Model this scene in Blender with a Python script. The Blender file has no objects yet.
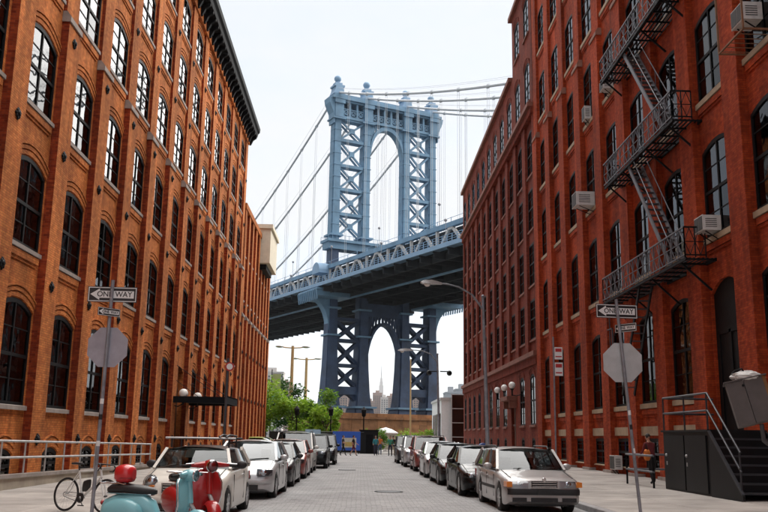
import bpy, math, random
from mathutils import Vector, Matrix
random.seed(7)
R = math.radians
scene = bpy.context.scene
COL = scene.collection

# ------------------------------------------------------------------ camera, sky, sun, exposure
CAM_R = ((0.99951598, -0.02699806, 0.01545703),
         (0.02063694, 0.20361037, -0.97883448),
         (0.02327942, 0.97867968, 0.20406898))
cam_data = bpy.data.cameras.new('camera')
cam = bpy.data.objects.new('camera', cam_data)
COL.objects.link(cam)
cx, cy, cz = (Vector(r) for r in CAM_R)
mw = Matrix((cx, -cy, -cz)).transposed().to_4x4()
mw.translation = (0, 0, 1.65)
cam.matrix_world = mw
cam_data.sensor_width = 36.0
cam_data.lens = 36.0 * 870.0 / 768.0
cam_data.clip_start = 0.1
cam_data.clip_end = 30000
scene.camera = cam

SUN_EL, SUN_AZ = R(55), R(50)      # azimuth measured from +Y (down the street) towards +X
sun_dir = Vector((math.sin(SUN_AZ) * math.cos(SUN_EL), math.cos(SUN_AZ) * math.cos(SUN_EL), math.sin(SUN_EL)))
world = bpy.data.worlds.new('World')
scene.world = world
world.use_nodes = True
wn, wl = world.node_tree.nodes, world.node_tree.links
wn.clear()
w_out = wn.new('ShaderNodeOutputWorld')
w_bg = wn.new('ShaderNodeBackground')
w_sky = wn.new('ShaderNodeTexSky')
w_sky.sky_type = 'NISHITA'
w_sky.sun_disc = False
w_sky.sun_elevation = SUN_EL
w_sky.sun_rotation = SUN_AZ
w_sc = wn.new('ShaderNodeVectorMath'); w_sc.operation = 'SCALE'; w_sc.inputs[3].default_value = 0.1
w_co = wn.new('ShaderNodeTexCoord')
w_map = wn.new('ShaderNodeMapping'); w_map.inputs['Scale'].default_value = (1.0, 1.0, 2.6)
w_noise = wn.new('ShaderNodeTexNoise'); w_noise.inputs['Scale'].default_value = 2.4
w_noise.inputs['Detail'].default_value = 7; w_noise.inputs['Roughness'].default_value = 0.55
w_ramp = wn.new('ShaderNodeValToRGB')
w_ramp.color_ramp.elements[0].position = 0.30; w_ramp.color_ramp.elements[0].color = (0.62, 0.62, 0.62, 1)
w_ramp.color_ramp.elements[1].position = 0.62; w_ramp.color_ramp.elements[1].color = (1, 1, 1, 1)
w_mix = wn.new('ShaderNodeMix'); w_mix.data_type = 'RGBA'
SKY_WHITE = 0.375
w_mix.inputs[7].default_value = (SKY_WHITE * 0.97, SKY_WHITE * 0.99, SKY_WHITE * 1.02, 1)
wl.new(w_sky.outputs[0], w_sc.inputs[0])
wl.new(w_sc.outputs[0], w_mix.inputs[6])
wl.new(w_co.outputs['Generated'], w_map.inputs[0])
wl.new(w_map.outputs[0], w_noise.inputs['Vector'])
wl.new(w_noise.outputs['Fac'], w_ramp.inputs[0])
wl.new(w_ramp.outputs[0], w_mix.inputs[0])
wl.new(w_mix.outputs[2], w_bg.inputs[0])
w_bg.inputs[1].default_value = 1.0
wl.new(w_bg.outputs[0], w_out.inputs[0])

sun_data = bpy.data.lights.new('sun', 'SUN')
sun_data.energy = 3.4
sun_data.angle = R(100)
sun_data.color = (1.0, 0.95, 0.88)
sun = bpy.data.objects.new('sun', sun_data)
COL.objects.link(sun)
sun.rotation_euler = sun_dir.to_track_quat('Z', 'Y').to_euler()

scene.view_settings.view_transform = 'Standard'
scene.view_settings.look = 'None'
scene.view_settings.gamma = 1.0
scene.view_settings.exposure = 1.35

# ------------------------------------------------------------------ helpers
def link(o, parent=None):
    COL.objects.link(o)
    if parent is not None:
        o.parent = parent
    return o

def tag(o, label=None, cat=None, group=None, kind=None):
    if label: o['label'] = label
    if cat: o['category'] = cat
    if group: o['group'] = group
    if kind: o['kind'] = kind
    return o

def empty(name, loc=(0, 0, 0), rz=0.0, label=None, cat=None, group=None, parent=None):
    o = bpy.data.objects.new(name, None)
    o.empty_display_size = 0.3
    o.location = loc
    o.rotation_euler = (0, 0, rz)
    link(o, parent)
    return tag(o, label, cat, group)

def copy_tree(o, parent=None):
    c = o.copy()
    COL.objects.link(c)
    c.parent = parent
    for ch in list(o.children):
        copy_tree(ch, c)
    return c

class MB:
    """collects polygons, then becomes one mesh object"""
    def __init__(s):
        s.v, s.f, s.m = [], [], []
    def add(s, vs, fs, mi=0):
        b = len(s.v)
        s.v.extend(tuple(p) for p in vs)
        s.f.extend(tuple(i + b for i in f) for f in fs)
        s.m.extend([mi] * len(fs))
        return s
    def quad(s, a, b, c, d, mi=0):
        return s.add((a, b, c, d), ((0, 1, 2, 3),), mi)
    def box(s, x0, x1, y0, y1, z0, z1, mi=0):
        v = [(x, y, z) for z in (z0, z1) for y in (y0, y1) for x in (x0, x1)]
        return s.add(v, ((0, 2, 3, 1), (4, 5, 7, 6), (0, 1, 5, 4), (2, 6, 7, 3), (0, 4, 6, 2), (1, 3, 7, 5)), mi)
    def bar(s, p, q, w, h=None, up=(0, 0, 1), mi=0):
        p, q = Vector(p), Vector(q)
        h = w if h is None else h
        d = (q - p).normalized()
        u = Vector(up)
        if abs(d.dot(u)) > 0.98: u = Vector((0, 1, 0))
        a = d.cross(u).normalized() * (w / 2)
        b = a.cross(d).normalized() * (h / 2)
        v = [c + sa * a + sb * b for c in (p, q) for sa, sb in ((-1, -1), (1, -1), (1, 1), (-1, 1))]
        return s.add(v, ((3, 2, 1, 0), (4, 5, 6, 7), (0, 1, 5, 4), (1, 2, 6, 5), (2, 3, 7, 6), (3, 0, 4, 7)), mi)
    def tube(s, pts, r, n=8, mi=0, cap=True):
        pts = [Vector(p) for p in pts]
        rs = r if isinstance(r, (list, tuple)) else [r] * len(pts)
        b = len(s.v)
        ref = None
        for i, p in enumerate(pts):
            d = (pts[min(i + 1, len(pts) - 1)] - pts[max(i - 1, 0)]).normalized()
            if ref is None:
                ref = Vector((0, 0, 1)) if abs(d.z) < 0.9 else Vector((1, 0, 0))
            a = (ref - d * ref.dot(d)).normalized()
            ref = a
            c = d.cross(a)
            for k in range(n):
                t = 2 * math.pi * k / n
                s.v.append(tuple(p + (a * math.cos(t) + c * math.sin(t)) * rs[i]))
        for i in range(len(pts) - 1):
            for k in range(n):
                k2 = (k + 1) % n
                s.f.append((b + i * n + k, b + i * n + k2, b + (i + 1) * n + k2, b + (i + 1) * n + k)); s.m.append(mi)
        if cap:
            s.f.append(tuple(b + k for k in reversed(range(n)))); s.m.append(mi)
            s.f.append(tuple(b + (len(pts) - 1) * n + k for k in range(n))); s.m.append(mi)
        return s
    def lathe(s, prof, c=(0, 0, 0), axis='z', n=16, mi=0, closed=False):
        """prof: (radius, height) pairs"""
        b = len(s.v); m = len(prof)
        for (r, h) in prof:
            for k in range(n):
                t = 2 * math.pi * k / n
                x, y = r * math.cos(t), r * math.sin(t)
                p = {'z': (x, y, h), 'y': (x, h, y), 'x': (h, x, y)}[axis]
                s.v.append((c[0] + p[0], c[1] + p[1], c[2] + p[2]))
        rng = range(m) if closed else range(m - 1)
        for i in rng:
            j = (i + 1) % m
            for k in range(n):
                k2 = (k + 1) % n
                s.f.append((b + i * n + k, b + i * n + k2, b + j * n + k2, b + j * n + k)); s.m.append(mi)
        return s
    def ball(s, c, r, n=12, mi=0, sc=(1, 1, 1)):
        b = len(s.v); m = max(6, n // 2 + 1)
        for i in range(m + 1):
            ph = math.pi * i / m
            for k in range(n):
                t = 2 * math.pi * k / n
                s.v.append((c[0] + r * sc[0] * math.sin(ph) * math.cos(t), c[1] + r * sc[1] * math.sin(ph) * math.sin(t), c[2] + r * sc[2] * math.cos(ph)))
        for i in range(m):
            for k in range(n):
                k2 = (k + 1) % n
                s.f.append((b + i * n + k, b + (i + 1) * n + k, b + (i + 1) * n + k2, b + i * n + k2)); s.m.append(mi)
        return s
    def prism(s, poly, fn, t0, t1, mi=0):
        """poly: 2d outline; fn(u, v, t) -> 3d"""
        k = len(poly)
        v = [fn(u, w, t0) for u, w in poly] + [fn(u, w, t1) for u, w in poly]
        f = [tuple(reversed(range(k))), tuple(range(k, 2 * k))] + [(i, (i + 1) % k, k + (i + 1) % k, k + i) for i in range(k)]
        return s.add(v, f, mi)
    def grid(s, rows, mi=0, wrap=False):
        """rows of equal point counts, skinned"""
        b = len(s.v); n = len(rows[0])
        for r_ in rows: s.v.extend(tuple(p) for p in r_)
        for i in range(len(rows) - 1):
            for k in range(n if wrap else n - 1):
                k2 = (k + 1) % n
                s.f.append((b + i * n + k, b + i * n + k2, b + (i + 1) * n + k2, b + (i + 1) * n + k)); s.m.append(mi)
        return s
    def mesh(s, name, mats, smooth=None):
        me = bpy.data.meshes.new(name)
        me.from_pydata(s.v, [], s.f)
        for m in (mats if isinstance(mats, (list, tuple)) else [mats]):
            me.materials.append(m)
        if max(s.m, default=0) > 0:
            me.polygons.foreach_set('material_index', s.m)
        if smooth is not None:
            me.polygons.foreach_set('use_smooth', [True] * len(me.polygons))
            try: me.set_sharp_from_angle(angle=R(smooth))
            except Exception: pass
        me.update()
        return me
    def build(s, name, mats, parent=None, smooth=None, loc=None, rz=None):
        o = bpy.data.objects.new(name, s.mesh(name, mats, smooth))
        if loc is not None: o.location = loc
        if rz is not None: o.rotation_euler = (0, 0, rz)
        return link(o, parent)

def inst(name, me, parent=None, loc=(0, 0, 0), rz=0.0):
    o = bpy.data.objects.new(name, me)
    o.location = loc
    o.rotation_euler = (0, 0, rz)
    return link(o, parent)

# ------------------------------------------------------------------ materials
MATS = {}
def newmat(name):
    m = bpy.data.materials.new(name)
    m.use_nodes = True
    nt = m.node_tree
    b = nt.nodes['Principled BSDF']
    return m, nt, b

def setin(b, k, v):
    if k in b.inputs: b.inputs[k].default_value = v

def plain(name, col, rough=0.6, metal=0.0, var=0.12, scale=3.0, bump=0.0, spec=0.5, coat=0.0, ior=None, objvar=0.0, detail=6):
    """principled with noise mottling in world space (and an optional tone per object)"""
    m, nt, b = newmat(name)
    N, Lk = nt.nodes, nt.links
    setin(b, 'Roughness', rough); setin(b, 'Metallic', metal)
    setin(b, 'Specular IOR Level', spec); setin(b, 'Coat Weight', coat); setin(b, 'Coat Roughness', 0.05)
    if ior: setin(b, 'IOR', ior)
    if var > 0 or bump > 0 or objvar > 0:
        geo = N.new('ShaderNodeNewGeometry')
        nz = N.new('ShaderNodeTexNoise'); nz.inputs['Scale'].default_value = scale; nz.inputs['Detail'].default_value = detail
        nz.inputs['Roughness'].default_value = 0.6
        Lk.new(geo.outputs['Position'], nz.inputs['Vector'])
        mr = N.new('ShaderNodeMapRange')
        mr.inputs[1].default_value = 0.3; mr.inputs[2].default_value = 0.7
        mr.inputs[3].default_value = 1 - var; mr.inputs[4].default_value = 1 + var
        Lk.new(nz.outputs['Fac'], mr.inputs[0])
        last = mr.outputs[0]
        if objvar > 0:
            oi = N.new('ShaderNodeObjectInfo')
            m2 = N.new('ShaderNodeMapRange'); m2.inputs[3].default_value = 1 - objvar; m2.inputs[4].default_value = 1 + objvar
            Lk.new(oi.outputs['Random'], m2.inputs[0])
            mu = N.new('ShaderNodeMath'); mu.operation = 'MULTIPLY'
            Lk.new(last, mu.inputs[0]); Lk.new(m2.outputs[0], mu.inputs[1]); last = mu.outputs[0]
        sc = N.new('ShaderNodeVectorMath'); sc.operation = 'SCALE'
        sc.inputs[0].default_value = col[:3]
        Lk.new(last, sc.inputs[3])
        Lk.new(sc.outputs[0], b.inputs['Base Color'])
        if bump > 0:
            bp = N.new('ShaderNodeBump'); bp.inputs['Strength'].default_value = bump; bp.inputs['Distance'].default_value = 0.02
            nb = N.new('ShaderNodeTexNoise'); nb.inputs['Scale'].default_value = scale * 6; nb.inputs['Detail'].default_value = 6
            Lk.new(geo.outputs['Position'], nb.inputs['Vector'])
            Lk.new(nb.outputs['Fac'], bp.inputs['Height']); Lk.new(bp.outputs[0], b.inputs['Normal'])
    else:
        b.inputs['Base Color'].default_value = (*col[:3], 1)
    MATS[name] = m
    return m

def brick(name, c1, c2, mortar, bw=0.21, bh=0.072, stain=0.42, bumpd=0.012):
    m, nt, b = newmat(name)
    N, Lk = nt.nodes, nt.links
    geo = N.new('ShaderNodeNewGeometry')
    sp = N.new('ShaderNodeSeparateXYZ'); Lk.new(geo.outputs['Position'], sp.inputs[0])
    ad = N.new('ShaderNodeMath'); ad.operation = 'ADD'; Lk.new(sp.outputs[0], ad.inputs[0]); Lk.new(sp.outputs[1], ad.inputs[1])
    cb = N.new('ShaderNodeCombineXYZ'); Lk.new(ad.outputs[0], cb.inputs[0]); Lk.new(sp.outputs[2], cb.inputs[1])
    bt = N.new('ShaderNodeTexBrick')
    bt.inputs['Scale'].default_value = 1.0
    bt.inputs['Brick Width'].default_value = bw; bt.inputs['Row Height'].default_value = bh
    bt.inputs['Mortar Size'].default_value = 0.006; bt.inputs['Mortar Smooth'].default_value = 0.3; bt.inputs['Bias'].default_value = -0.15
    bt.inputs['Color1'].default_value = (*c1, 1); bt.inputs['Color2'].default_value = (*c2, 1); bt.inputs['Mortar'].default_value = (*mortar, 1)
    Lk.new(cb.outputs[0], bt.inputs['Vector'])
    # broad weathering and streaks
    nz = N.new('ShaderNodeTexNoise'); nz.inputs['Scale'].default_value = 0.55; nz.inputs['Detail'].default_value = 8; nz.inputs['Roughness'].default_value = 0.65
    mp = N.new('ShaderNodeMapping'); mp.inputs['Scale'].default_value = (1, 1, 0.45)
    Lk.new(geo.outputs['Position'], mp.inputs[0]); Lk.new(mp.outputs[0], nz.inputs['Vector'])
    mr = N.new('ShaderNodeMapRange'); mr.inputs[1].default_value = 0.3; mr.inputs[2].default_value = 0.72
    mr.inputs[3].default_value = 1 - stain; mr.inputs[4].default_value = 1 + stain * 0.55
    Lk.new(nz.outputs['Fac'], mr.inputs[0])
    # single odd bricks: cell noise per brick
    n2 = N.new('ShaderNodeTexNoise'); n2.inputs['Scale'].default_value = 6.0; n2.inputs['Detail'].default_value = 3
    Lk.new(geo.outputs['Position'], n2.inputs['Vector'])
    m2 = N.new('ShaderNodeMapRange'); m2.inputs[1].default_value = 0.35; m2.inputs[2].default_value = 0.7; m2.inputs[3].default_value = 0.82; m2.inputs[4].default_value = 1.16
    Lk.new(n2.outputs['Fac'], m2.inputs[0])
    mu0 = N.new('ShaderNodeMath'); mu0.operation = 'MULTIPLY'; Lk.new(mr.outputs[0], mu0.inputs[0]); Lk.new(m2.outputs[0], mu0.inputs[1])
    n3 = N.new('ShaderNodeTexNoise'); n3.inputs['Scale'].default_value = 1.0; n3.inputs['Detail'].default_value = 5
    mp3 = N.new('ShaderNodeMapping'); mp3.inputs['Scale'].default_value = (2.2, 2.2, 0.12)
    Lk.new(geo.outputs['Position'], mp3.inputs[0]); Lk.new(mp3.outputs[0], n3.inputs['Vector'])
    m3 = N.new('ShaderNodeMapRange'); m3.inputs[1].default_value = 0.36; m3.inputs[2].default_value = 0.62; m3.inputs[3].default_value = 0.74; m3.inputs[4].default_value = 1.10
    Lk.new(n3.outputs['Fac'], m3.inputs[0])
    mu = N.new('ShaderNodeMath'); mu.operation = 'MULTIPLY'; Lk.new(mu0.outputs[0], mu.inputs[0]); Lk.new(m3.outputs[0], mu.inputs[1])
    sc = N.new('ShaderNodeVectorMath'); sc.operation = 'SCALE'
    Lk.new(bt.outputs['Color'], sc.inputs[0]); Lk.new(mu.outputs[0], sc.inputs[3])
    Lk.new(sc.outputs[0], b.inputs['Base Color'])
    setin(b, 'Roughness', 0.9); setin(b, 'Specular IOR Level', 0.15)
    bp = N.new('ShaderNodeBump'); bp.inputs['Strength'].default_value = 0.7; bp.inputs['Distance'].default_value = bumpd
    inv = N.new('ShaderNodeMath'); inv.operation = 'SUBTRACT'; inv.inputs[0].default_value = 1.0; Lk.new(bt.outputs['Fac'], inv.inputs[1])
    a2 = N.new('ShaderNodeMath'); a2.operation = 'ADD'; Lk.new(inv.outputs[0], a2.inputs[0]); Lk.new(n2.outputs['Fac'], a2.inputs[1])
    Lk.new(a2.outputs[0], bp.inputs['Height']); Lk.new(bp.outputs[0], b.inputs['Normal'])
    MATS[name] = m
    return m

def glass(name, tint=(0.35, 0.4, 0.42), ior=1.9, wav=0.06, clear=0.75, wscale=1.3):
    """window pane: tinted see-through plus a wavy mirror coat by angle"""
    m, nt, b = newmat(name)
    N, Lk = nt.nodes, nt.links
    N.remove(b)
    out = N['Material Output']
    tr = N.new('ShaderNodeBsdfTransparent'); tr.inputs[0].default_value = (*[c * clear for c in tint], 1)
    gl = N.new('ShaderNodeBsdfGlossy'); gl.inputs['Roughness'].default_value = 0.02; gl.inputs['Color'].default_value = (0.95, 0.97, 1, 1)
    fr = N.new('ShaderNodeFresnel'); fr.inputs['IOR'].default_value = ior
    geo = N.new('ShaderNodeNewGeometry')
    nz = N.new('ShaderNodeTexNoise'); nz.inputs['Scale'].default_value = wscale; nz.inputs['Detail'].default_value = 2
    Lk.new(geo.outputs['Position'], nz.inputs['Vector'])
    bp = N.new('ShaderNodeBump'); bp.inputs['Strength'].default_value = wav; bp.inputs['Distance'].default_value = 0.5
    Lk.new(nz.outputs['Fac'], bp.inputs['Height'])
    Lk.new(bp.outputs[0], gl.inputs['Normal'])
    mx = N.new('ShaderNodeMixShader')
    Lk.new(fr.outputs[0], mx.inputs[0]); Lk.new(tr.outputs[0], mx.inputs[1]); Lk.new(gl.outputs[0], mx.inputs[2])
    Lk.new(mx.outputs[0], out.inputs['Surface'])
    MATS[name] = m
    return m

brick('brick_orange', (0.66, 0.225, 0.060), (0.47, 0.130, 0.033), (0.30, 0.11, 0.045))
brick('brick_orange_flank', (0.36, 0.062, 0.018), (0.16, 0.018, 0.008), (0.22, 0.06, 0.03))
brick('brick_red', (0.47, 0.072, 0.018), (0.31, 0.036, 0.010), (0.22, 0.04, 0.018), stain=0.5)
brick('brick_brown', (0.24, 0.045, 0.022), (0.17, 0.030, 0.017), (0.14, 0.05, 0.04), stain=0.3)
plain('stone_sill', (0.30, 0.26, 0.235), 0.85, var=0.25, scale=2.5)
plain('stone_cream', (0.36, 0.27, 0.18), 0.85, var=0.2, scale=2.5)
plain('frame_black', (0.007, 0.007, 0.008), 0.6, var=0.2, spec=0.15)
plain('frame_pale', (0.45, 0.47, 0.5), 0.5, var=0.1)
plain('interior_dark', (0.006, 0.006, 0.007), 0.9, var=0.3, spec=0.05)
plain('curtain', (0.62, 0.62, 0.60), 0.9, var=0.12, scale=2)
plain('iron_black', (0.006, 0.006, 0.007), 0.6, var=0.3, spec=0.15)
plain('iron_grey', (0.06, 0.063, 0.07), 0.55, metal=0.2, var=0.25)
plain('iron_rail', (0.12, 0.125, 0.14), 0.5, metal=0.3, var=0.25)
plain('galvanised', (0.46, 0.46, 0.46), 0.45, metal=0.5, var=0.18, scale=5)
plain('pole_grey', (0.24, 0.25, 0.28), 0.5, metal=0.3, var=0.3, scale=4)
plain('cornice_dark', (0.007, 0.008, 0.010), 0.7, var=0.3, spec=0.12)
plain('concrete', (0.34, 0.31, 0.285), 0.9, var=0.28, scale=0.8, bump=0.2, objvar=0.09)
plain('concrete_wall', (0.40, 0.35, 0.28), 0.9, var=0.25, scale=1.2, bump=0.25)
plain('kerb_stone', (0.28, 0.27, 0.27), 0.85, var=0.2, scale=3, objvar=0.1)
plain('roofing', (0.10, 0.10, 0.10), 0.9, var=0.2)
plain('cream_paint', (0.66, 0.60, 0.47), 0.7, var=0.08)
plain('wood_brown', (0.10, 0.035, 0.016), 0.6, var=0.3)
plain('white_paint', (0.78, 0.78, 0.77), 0.5, var=0.05)
plain('ac_white', (0.62, 0.62, 0.60), 0.55, var=0.12, scale=6)
plain('ac_grill', (0.05, 0.05, 0.05), 0.7, var=0.2)
plain('bridge_blue', (0.125, 0.235, 0.345), 0.6, var=0.24, scale=0.35, detail=8)
plain('bridge_pale', (0.44, 0.42, 0.40), 0.7, var=0.12, scale=0.5)
plain('bridge_light', (0.20, 0.32, 0.46), 0.6, var=0.12, scale=0.5)
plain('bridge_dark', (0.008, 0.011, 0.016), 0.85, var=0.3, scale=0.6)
plain('bridge_shaded', (0.028, 0.052, 0.105), 0.65, var=0.45, scale=0.3, detail=8)  # deck's shade painted into the lower tower blue, with some grime mottling
plain('cable_grey', (0.50, 0.52, 0.54), 0.6, var=0.1)
plain('masonry', (0.30, 0.135, 0.055), 0.9, var=0.35, scale=0.5, objvar=0.18)

# ------------------------------------------------------------------ ground, road, pavements
def paving_mat(name, c1, c2, joint, bw, bh, var=0.3, rot=0.0, bump=0.02, ms=0.02):
    m, nt, b = newmat(name)
    N, Lk = nt.nodes, nt.links
    geo = N.new('ShaderNodeNewGeometry')
    mp = N.new('ShaderNodeMapping'); mp.inputs['Rotation'].default_value = (0, 0, rot)
    Lk.new(geo.outputs['Position'], mp.inputs[0])
    bt = N.new('ShaderNodeTexBrick'); bt.inputs['Scale'].default_value = 1.0
    bt.inputs['Brick Width'].default_value = bw; bt.inputs['Row Height'].default_value = bh
    bt.inputs['Mortar Size'].default_value = ms; bt.inputs['Mortar Smooth'].default_value = 0.4; bt.inputs['Bias'].default_value = 0.0
    bt.inputs['Color1'].default_value = (*c1, 1); bt.inputs['Color2'].default_value = (*c2, 1); bt.inputs['Mortar'].default_value = (*joint, 1)
    dn = N.new('ShaderNodeTexNoise'); dn.inputs['Scale'].default_value = 1.7; dn.inputs['Detail'].default_value = 3
    Lk.new(geo.outputs['Position'], dn.inputs['Vector'])
    dv = N.new('ShaderNodeVectorMath'); dv.operation = 'SCALE'; dv.inputs[3].default_value = 0.13; Lk.new(dn.outputs['Color'], dv.inputs[0])
    da = N.new('ShaderNodeVectorMath'); da.operation = 'ADD'; Lk.new(mp.outputs[0], da.inputs[0]); Lk.new(dv.outputs[0], da.inputs[1])
    Lk.new(da.outputs[0], bt.inputs['Vector'])
    nz = N.new('ShaderNodeTexNoise'); nz.inputs['Scale'].default_value = 0.35; nz.inputs['Detail'].default_value = 9; nz.inputs['Roughness'].default_value = 0.7
    Lk.new(geo.outputs['Position'], nz.inputs['Vector'])
    mr = N.new('ShaderNodeMapRange'); mr.inputs[1].default_value = 0.3; mr.inputs[2].default_value = 0.7; mr.inputs[3].default_value = 1 - var; mr.inputs[4].default_value = 1 + var
    Lk.new(nz.outputs['Fac'], mr.inputs[0])
    ns = N.new('ShaderNodeTexNoise'); ns.inputs['Scale'].default_value = 0.8; ns.inputs['Detail'].default_value = 4
    Lk.new(geo.outputs['Position'], ns.inputs['Vector'])
    ms_ = N.new('ShaderNodeMapRange'); ms_.inputs[1].default_value = 0.60; ms_.inputs[2].default_value = 0.72; ms_.inputs[3].default_value = 1.0; ms_.inputs[4].default_value = 0.70
    Lk.new(ns.outputs['Fac'], ms_.inputs[0])
    mm_ = N.new('ShaderNodeMath'); mm_.operation = 'MULTIPLY'; Lk.new(mr.outputs[0], mm_.inputs[0]); Lk.new(ms_.outputs[0], mm_.inputs[1])
    sc = N.new('ShaderNodeVectorMath'); sc.operation = 'SCALE'
    Lk.new(bt.outputs['Color'], sc.inputs[0]); Lk.new(mm_.outputs[0], sc.inputs[3]); Lk.new(sc.outputs[0], b.inputs['Base Color'])
    setin(b, 'Roughness', 0.8); setin(b, 'Specular IOR Level', 0.3)
    n2 = N.new('ShaderNodeTexNoise'); n2.inputs['Scale'].default_value = 7; n2.inputs['Detail'].default_value = 4
    Lk.new(geo.outputs['Position'], n2.inputs['Vector'])
    sb = N.new('ShaderNodeMath'); sb.operation = 'SUBTRACT'; Lk.new(n2.outputs['Fac'], sb.inputs[0]); Lk.new(bt.outputs['Fac'], sb.inputs[1])
    bp = N.new('ShaderNodeBump'); bp.inputs['Strength'].default_value = 0.8; bp.inputs['Distance'].default_value = bump
    Lk.new(sb.outputs[0], bp.inputs['Height']); Lk.new(bp.outputs[0], b.inputs['Normal'])
    MATS[name] = m
    return m
paving_mat('cobbles', (0.335, 0.33, 0.33), (0.25, 0.247, 0.25), (0.19, 0.187, 0.19), 0.24, 0.115, var=0.22, ms=0.012)
plain('earth', (0.07, 0.07, 0.065), 0.95, var=0.3, scale=0.05)
plain('plaza', (0.28, 0.265, 0.25), 0.9, var=0.15, scale=0.6)
plain('asphalt', (0.10, 0.10, 0.10), 0.9, var=0.25, scale=0.8, bump=0.2)
plain('lawn', (0.05, 0.10, 0.02), 0.95, var=0.3, scale=1.0)
plain('water', (0.05, 0.08, 0.09), 0.12, var=0.1, scale=0.1)

KL, KR = -4.55, 5.45          # kerb faces
XL, XR = -10.3, 11.6          # wall planes of the two facades
tag(MB().quad((-7000, -300, -0.62), (7000, -300, -0.62), (7000, 9000, -0.62), (-7000, 9000, -0.62)).build('ground', MATS['earth']), kind='structure')
tag(MB().box(-60, 60, -60, 128, -0.6, -0.012).build('asphalt_base', MATS['asphalt']), kind='structure')
# cobbled road as a slightly crowned sheet
mb = MB(); rows = []
for j in range(0, 66):
    y = -30 + j * 1.8
    rows.append([(KL + (KR - KL) * i / 14, y, 0.055 * math.sin(math.pi * i / 14) - 0.004 + 0.006 * math.sin(y * 0.9 + i * 1.7)) for i in range(15)])
mb.grid(rows)
tag(mb.build('road', MATS['cobbles'], smooth=60), kind='structure')
tag(MB().box(-40, 60, 88.8, 127, -0.01, 0.05).build('plaza', MATS['plaza']), kind='structure')
tag(MB().box(-60, -1.6, 92.0, 126.8, 0.0, 0.09).build('lawn', MATS['lawn']), kind='structure')
tag(MB().quad((-900, 290, -0.55), (900, 290, -0.55), (900, 760, -0.55), (-900, 760, -0.55)).build('river', MATS['water']), kind='structure')

def pavement(name, xk, xw, y0, y1, zk, zw):
    s = 1 if xw > xk else -1
    base = MB()
    xa, xb = sorted((xk + s * 0.2, xw))
    base.box(xa, xb, y0, y1, -0.3, 0.05)
    root = tag(base.build(name, MATS['concrete']), kind='structure')
    nx = max(2, round(abs(xw - xk - s * 0.2) / 1.7)); dx = (xw - xk - s * 0.2) / nx
    ny = int((y1 - y0) / 1.9); dy = (y1 - y0) / ny
    g = 0.012
    slope = (zw - zk) / abs(xw - xk)
    for i in range(nx):
        xa = xk + s * 0.2 + i * dx; xb = xa + dx
        x0, x1 = sorted((xa, xb)); x0 += g; x1 -= g
        za = zk + slope * abs(x0 - xk); zb = zk + slope * abs(x1 - xk)
        w, l = x1 - x0, dy - 2 * g
        m = MB(); e = 0.012
        v = [(0, 0, -0.12), (w, 0, -0.12), (w, l, -0.12), (0, l, -0.12), (0, 0, za - e), (w, 0, zb - e), (w, l, zb - e), (0, l, za - e),
             (e, e, za), (w - e, e, zb), (w - e, l - e, zb), (e, l - e, za)]
        m.add(v, ((0, 3, 2, 1), (0, 1, 5, 4), (1, 2, 6, 5), (2, 3, 7, 6), (3, 0, 4, 7), (4, 5, 9, 8), (5, 6, 10, 9), (6, 7, 11, 10), (7, 4, 8, 11), (8, 9, 10, 11)))
        me = m.mesh('paving_slab', MATS['concrete'])
        for j in range(ny):
            o = inst('paving_slab', me, root, (x0, y0 + j * dy + g, random.uniform(-0.004, 0.003)))
    kb = MB(); kl = 2.4
    kb.box(0, 0.196, 0.006, kl - 0.006, -0.25, zk - 0.015)
    kb.add([(0.015, 0.02, zk), (0.196, 0.02, zk), (0.196, kl - 0.02, zk), (0.015, kl - 0.02, zk), (0, 0.006, zk - 0.0149), (0.196, 0.006, zk - 0.0149), (0.196, kl - 0.006, zk - 0.0149), (0, kl - 0.006, zk - 0.0149)],
           ((0, 1, 2, 3), (4, 5, 1, 0), (5, 6, 2, 1), (6, 7, 3, 2), (7, 4, 0, 3)))
    kme = kb.mesh('kerb_stone', MATS['kerb_stone'])
    for j in range(int((y1 - y0) / kl)):
        if s > 0: inst('kerb_stone', kme, root, (xk, y0 + j * kl, 0))
        else: inst('kerb_stone', kme, root, (xk, y0 + (j + 1) * kl, 0), math.pi)
    return root
pavement('pavement_left', KL, XL + 0.02, 4, 90, 0.12, 0.16)
pavement('pavement_right', KR, XR - 0.02, 4, 90, 0.13, 0.24)

# ------------------------------------------------------------------ facades
glass('pane_glass', ior=1.45, wav=0.012)
glass('pane_glass_dim', tint=(0.16, 0.17, 0.18), ior=1.25, wav=0.012)
glass('pane_glass_red', tint=(0.18, 0.2, 0.23), ior=1.30, wav=0.012)
glass('pane_glass_red_dim', tint=(0.14, 0.15, 0.17), ior=1.2, wav=0.012)

def arch_z(x, a, spring, rise):
    return spring + rise * (1 - (x / a) ** 2)

def pane_mesh(x0, x1, z0, z1, a, spring, rise, top, matn):
    """flat pane with small thickness; top row follows the arch"""
    out = [(x0, z0), (x1, z0)]
    if top:
        for i in range(5):
            x = x1 + (x0 - x1) * i / 4
            out.append((x, arch_z(x, a, spring, rise)))
    else:
        out += [(x1, z1), (x0, z1)]
    m = MB()
    m.prism(out, lambda u, w, t: (u, t, w), 0.004, -0.004)
    return m.mesh('pane', MATS[matn])

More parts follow.
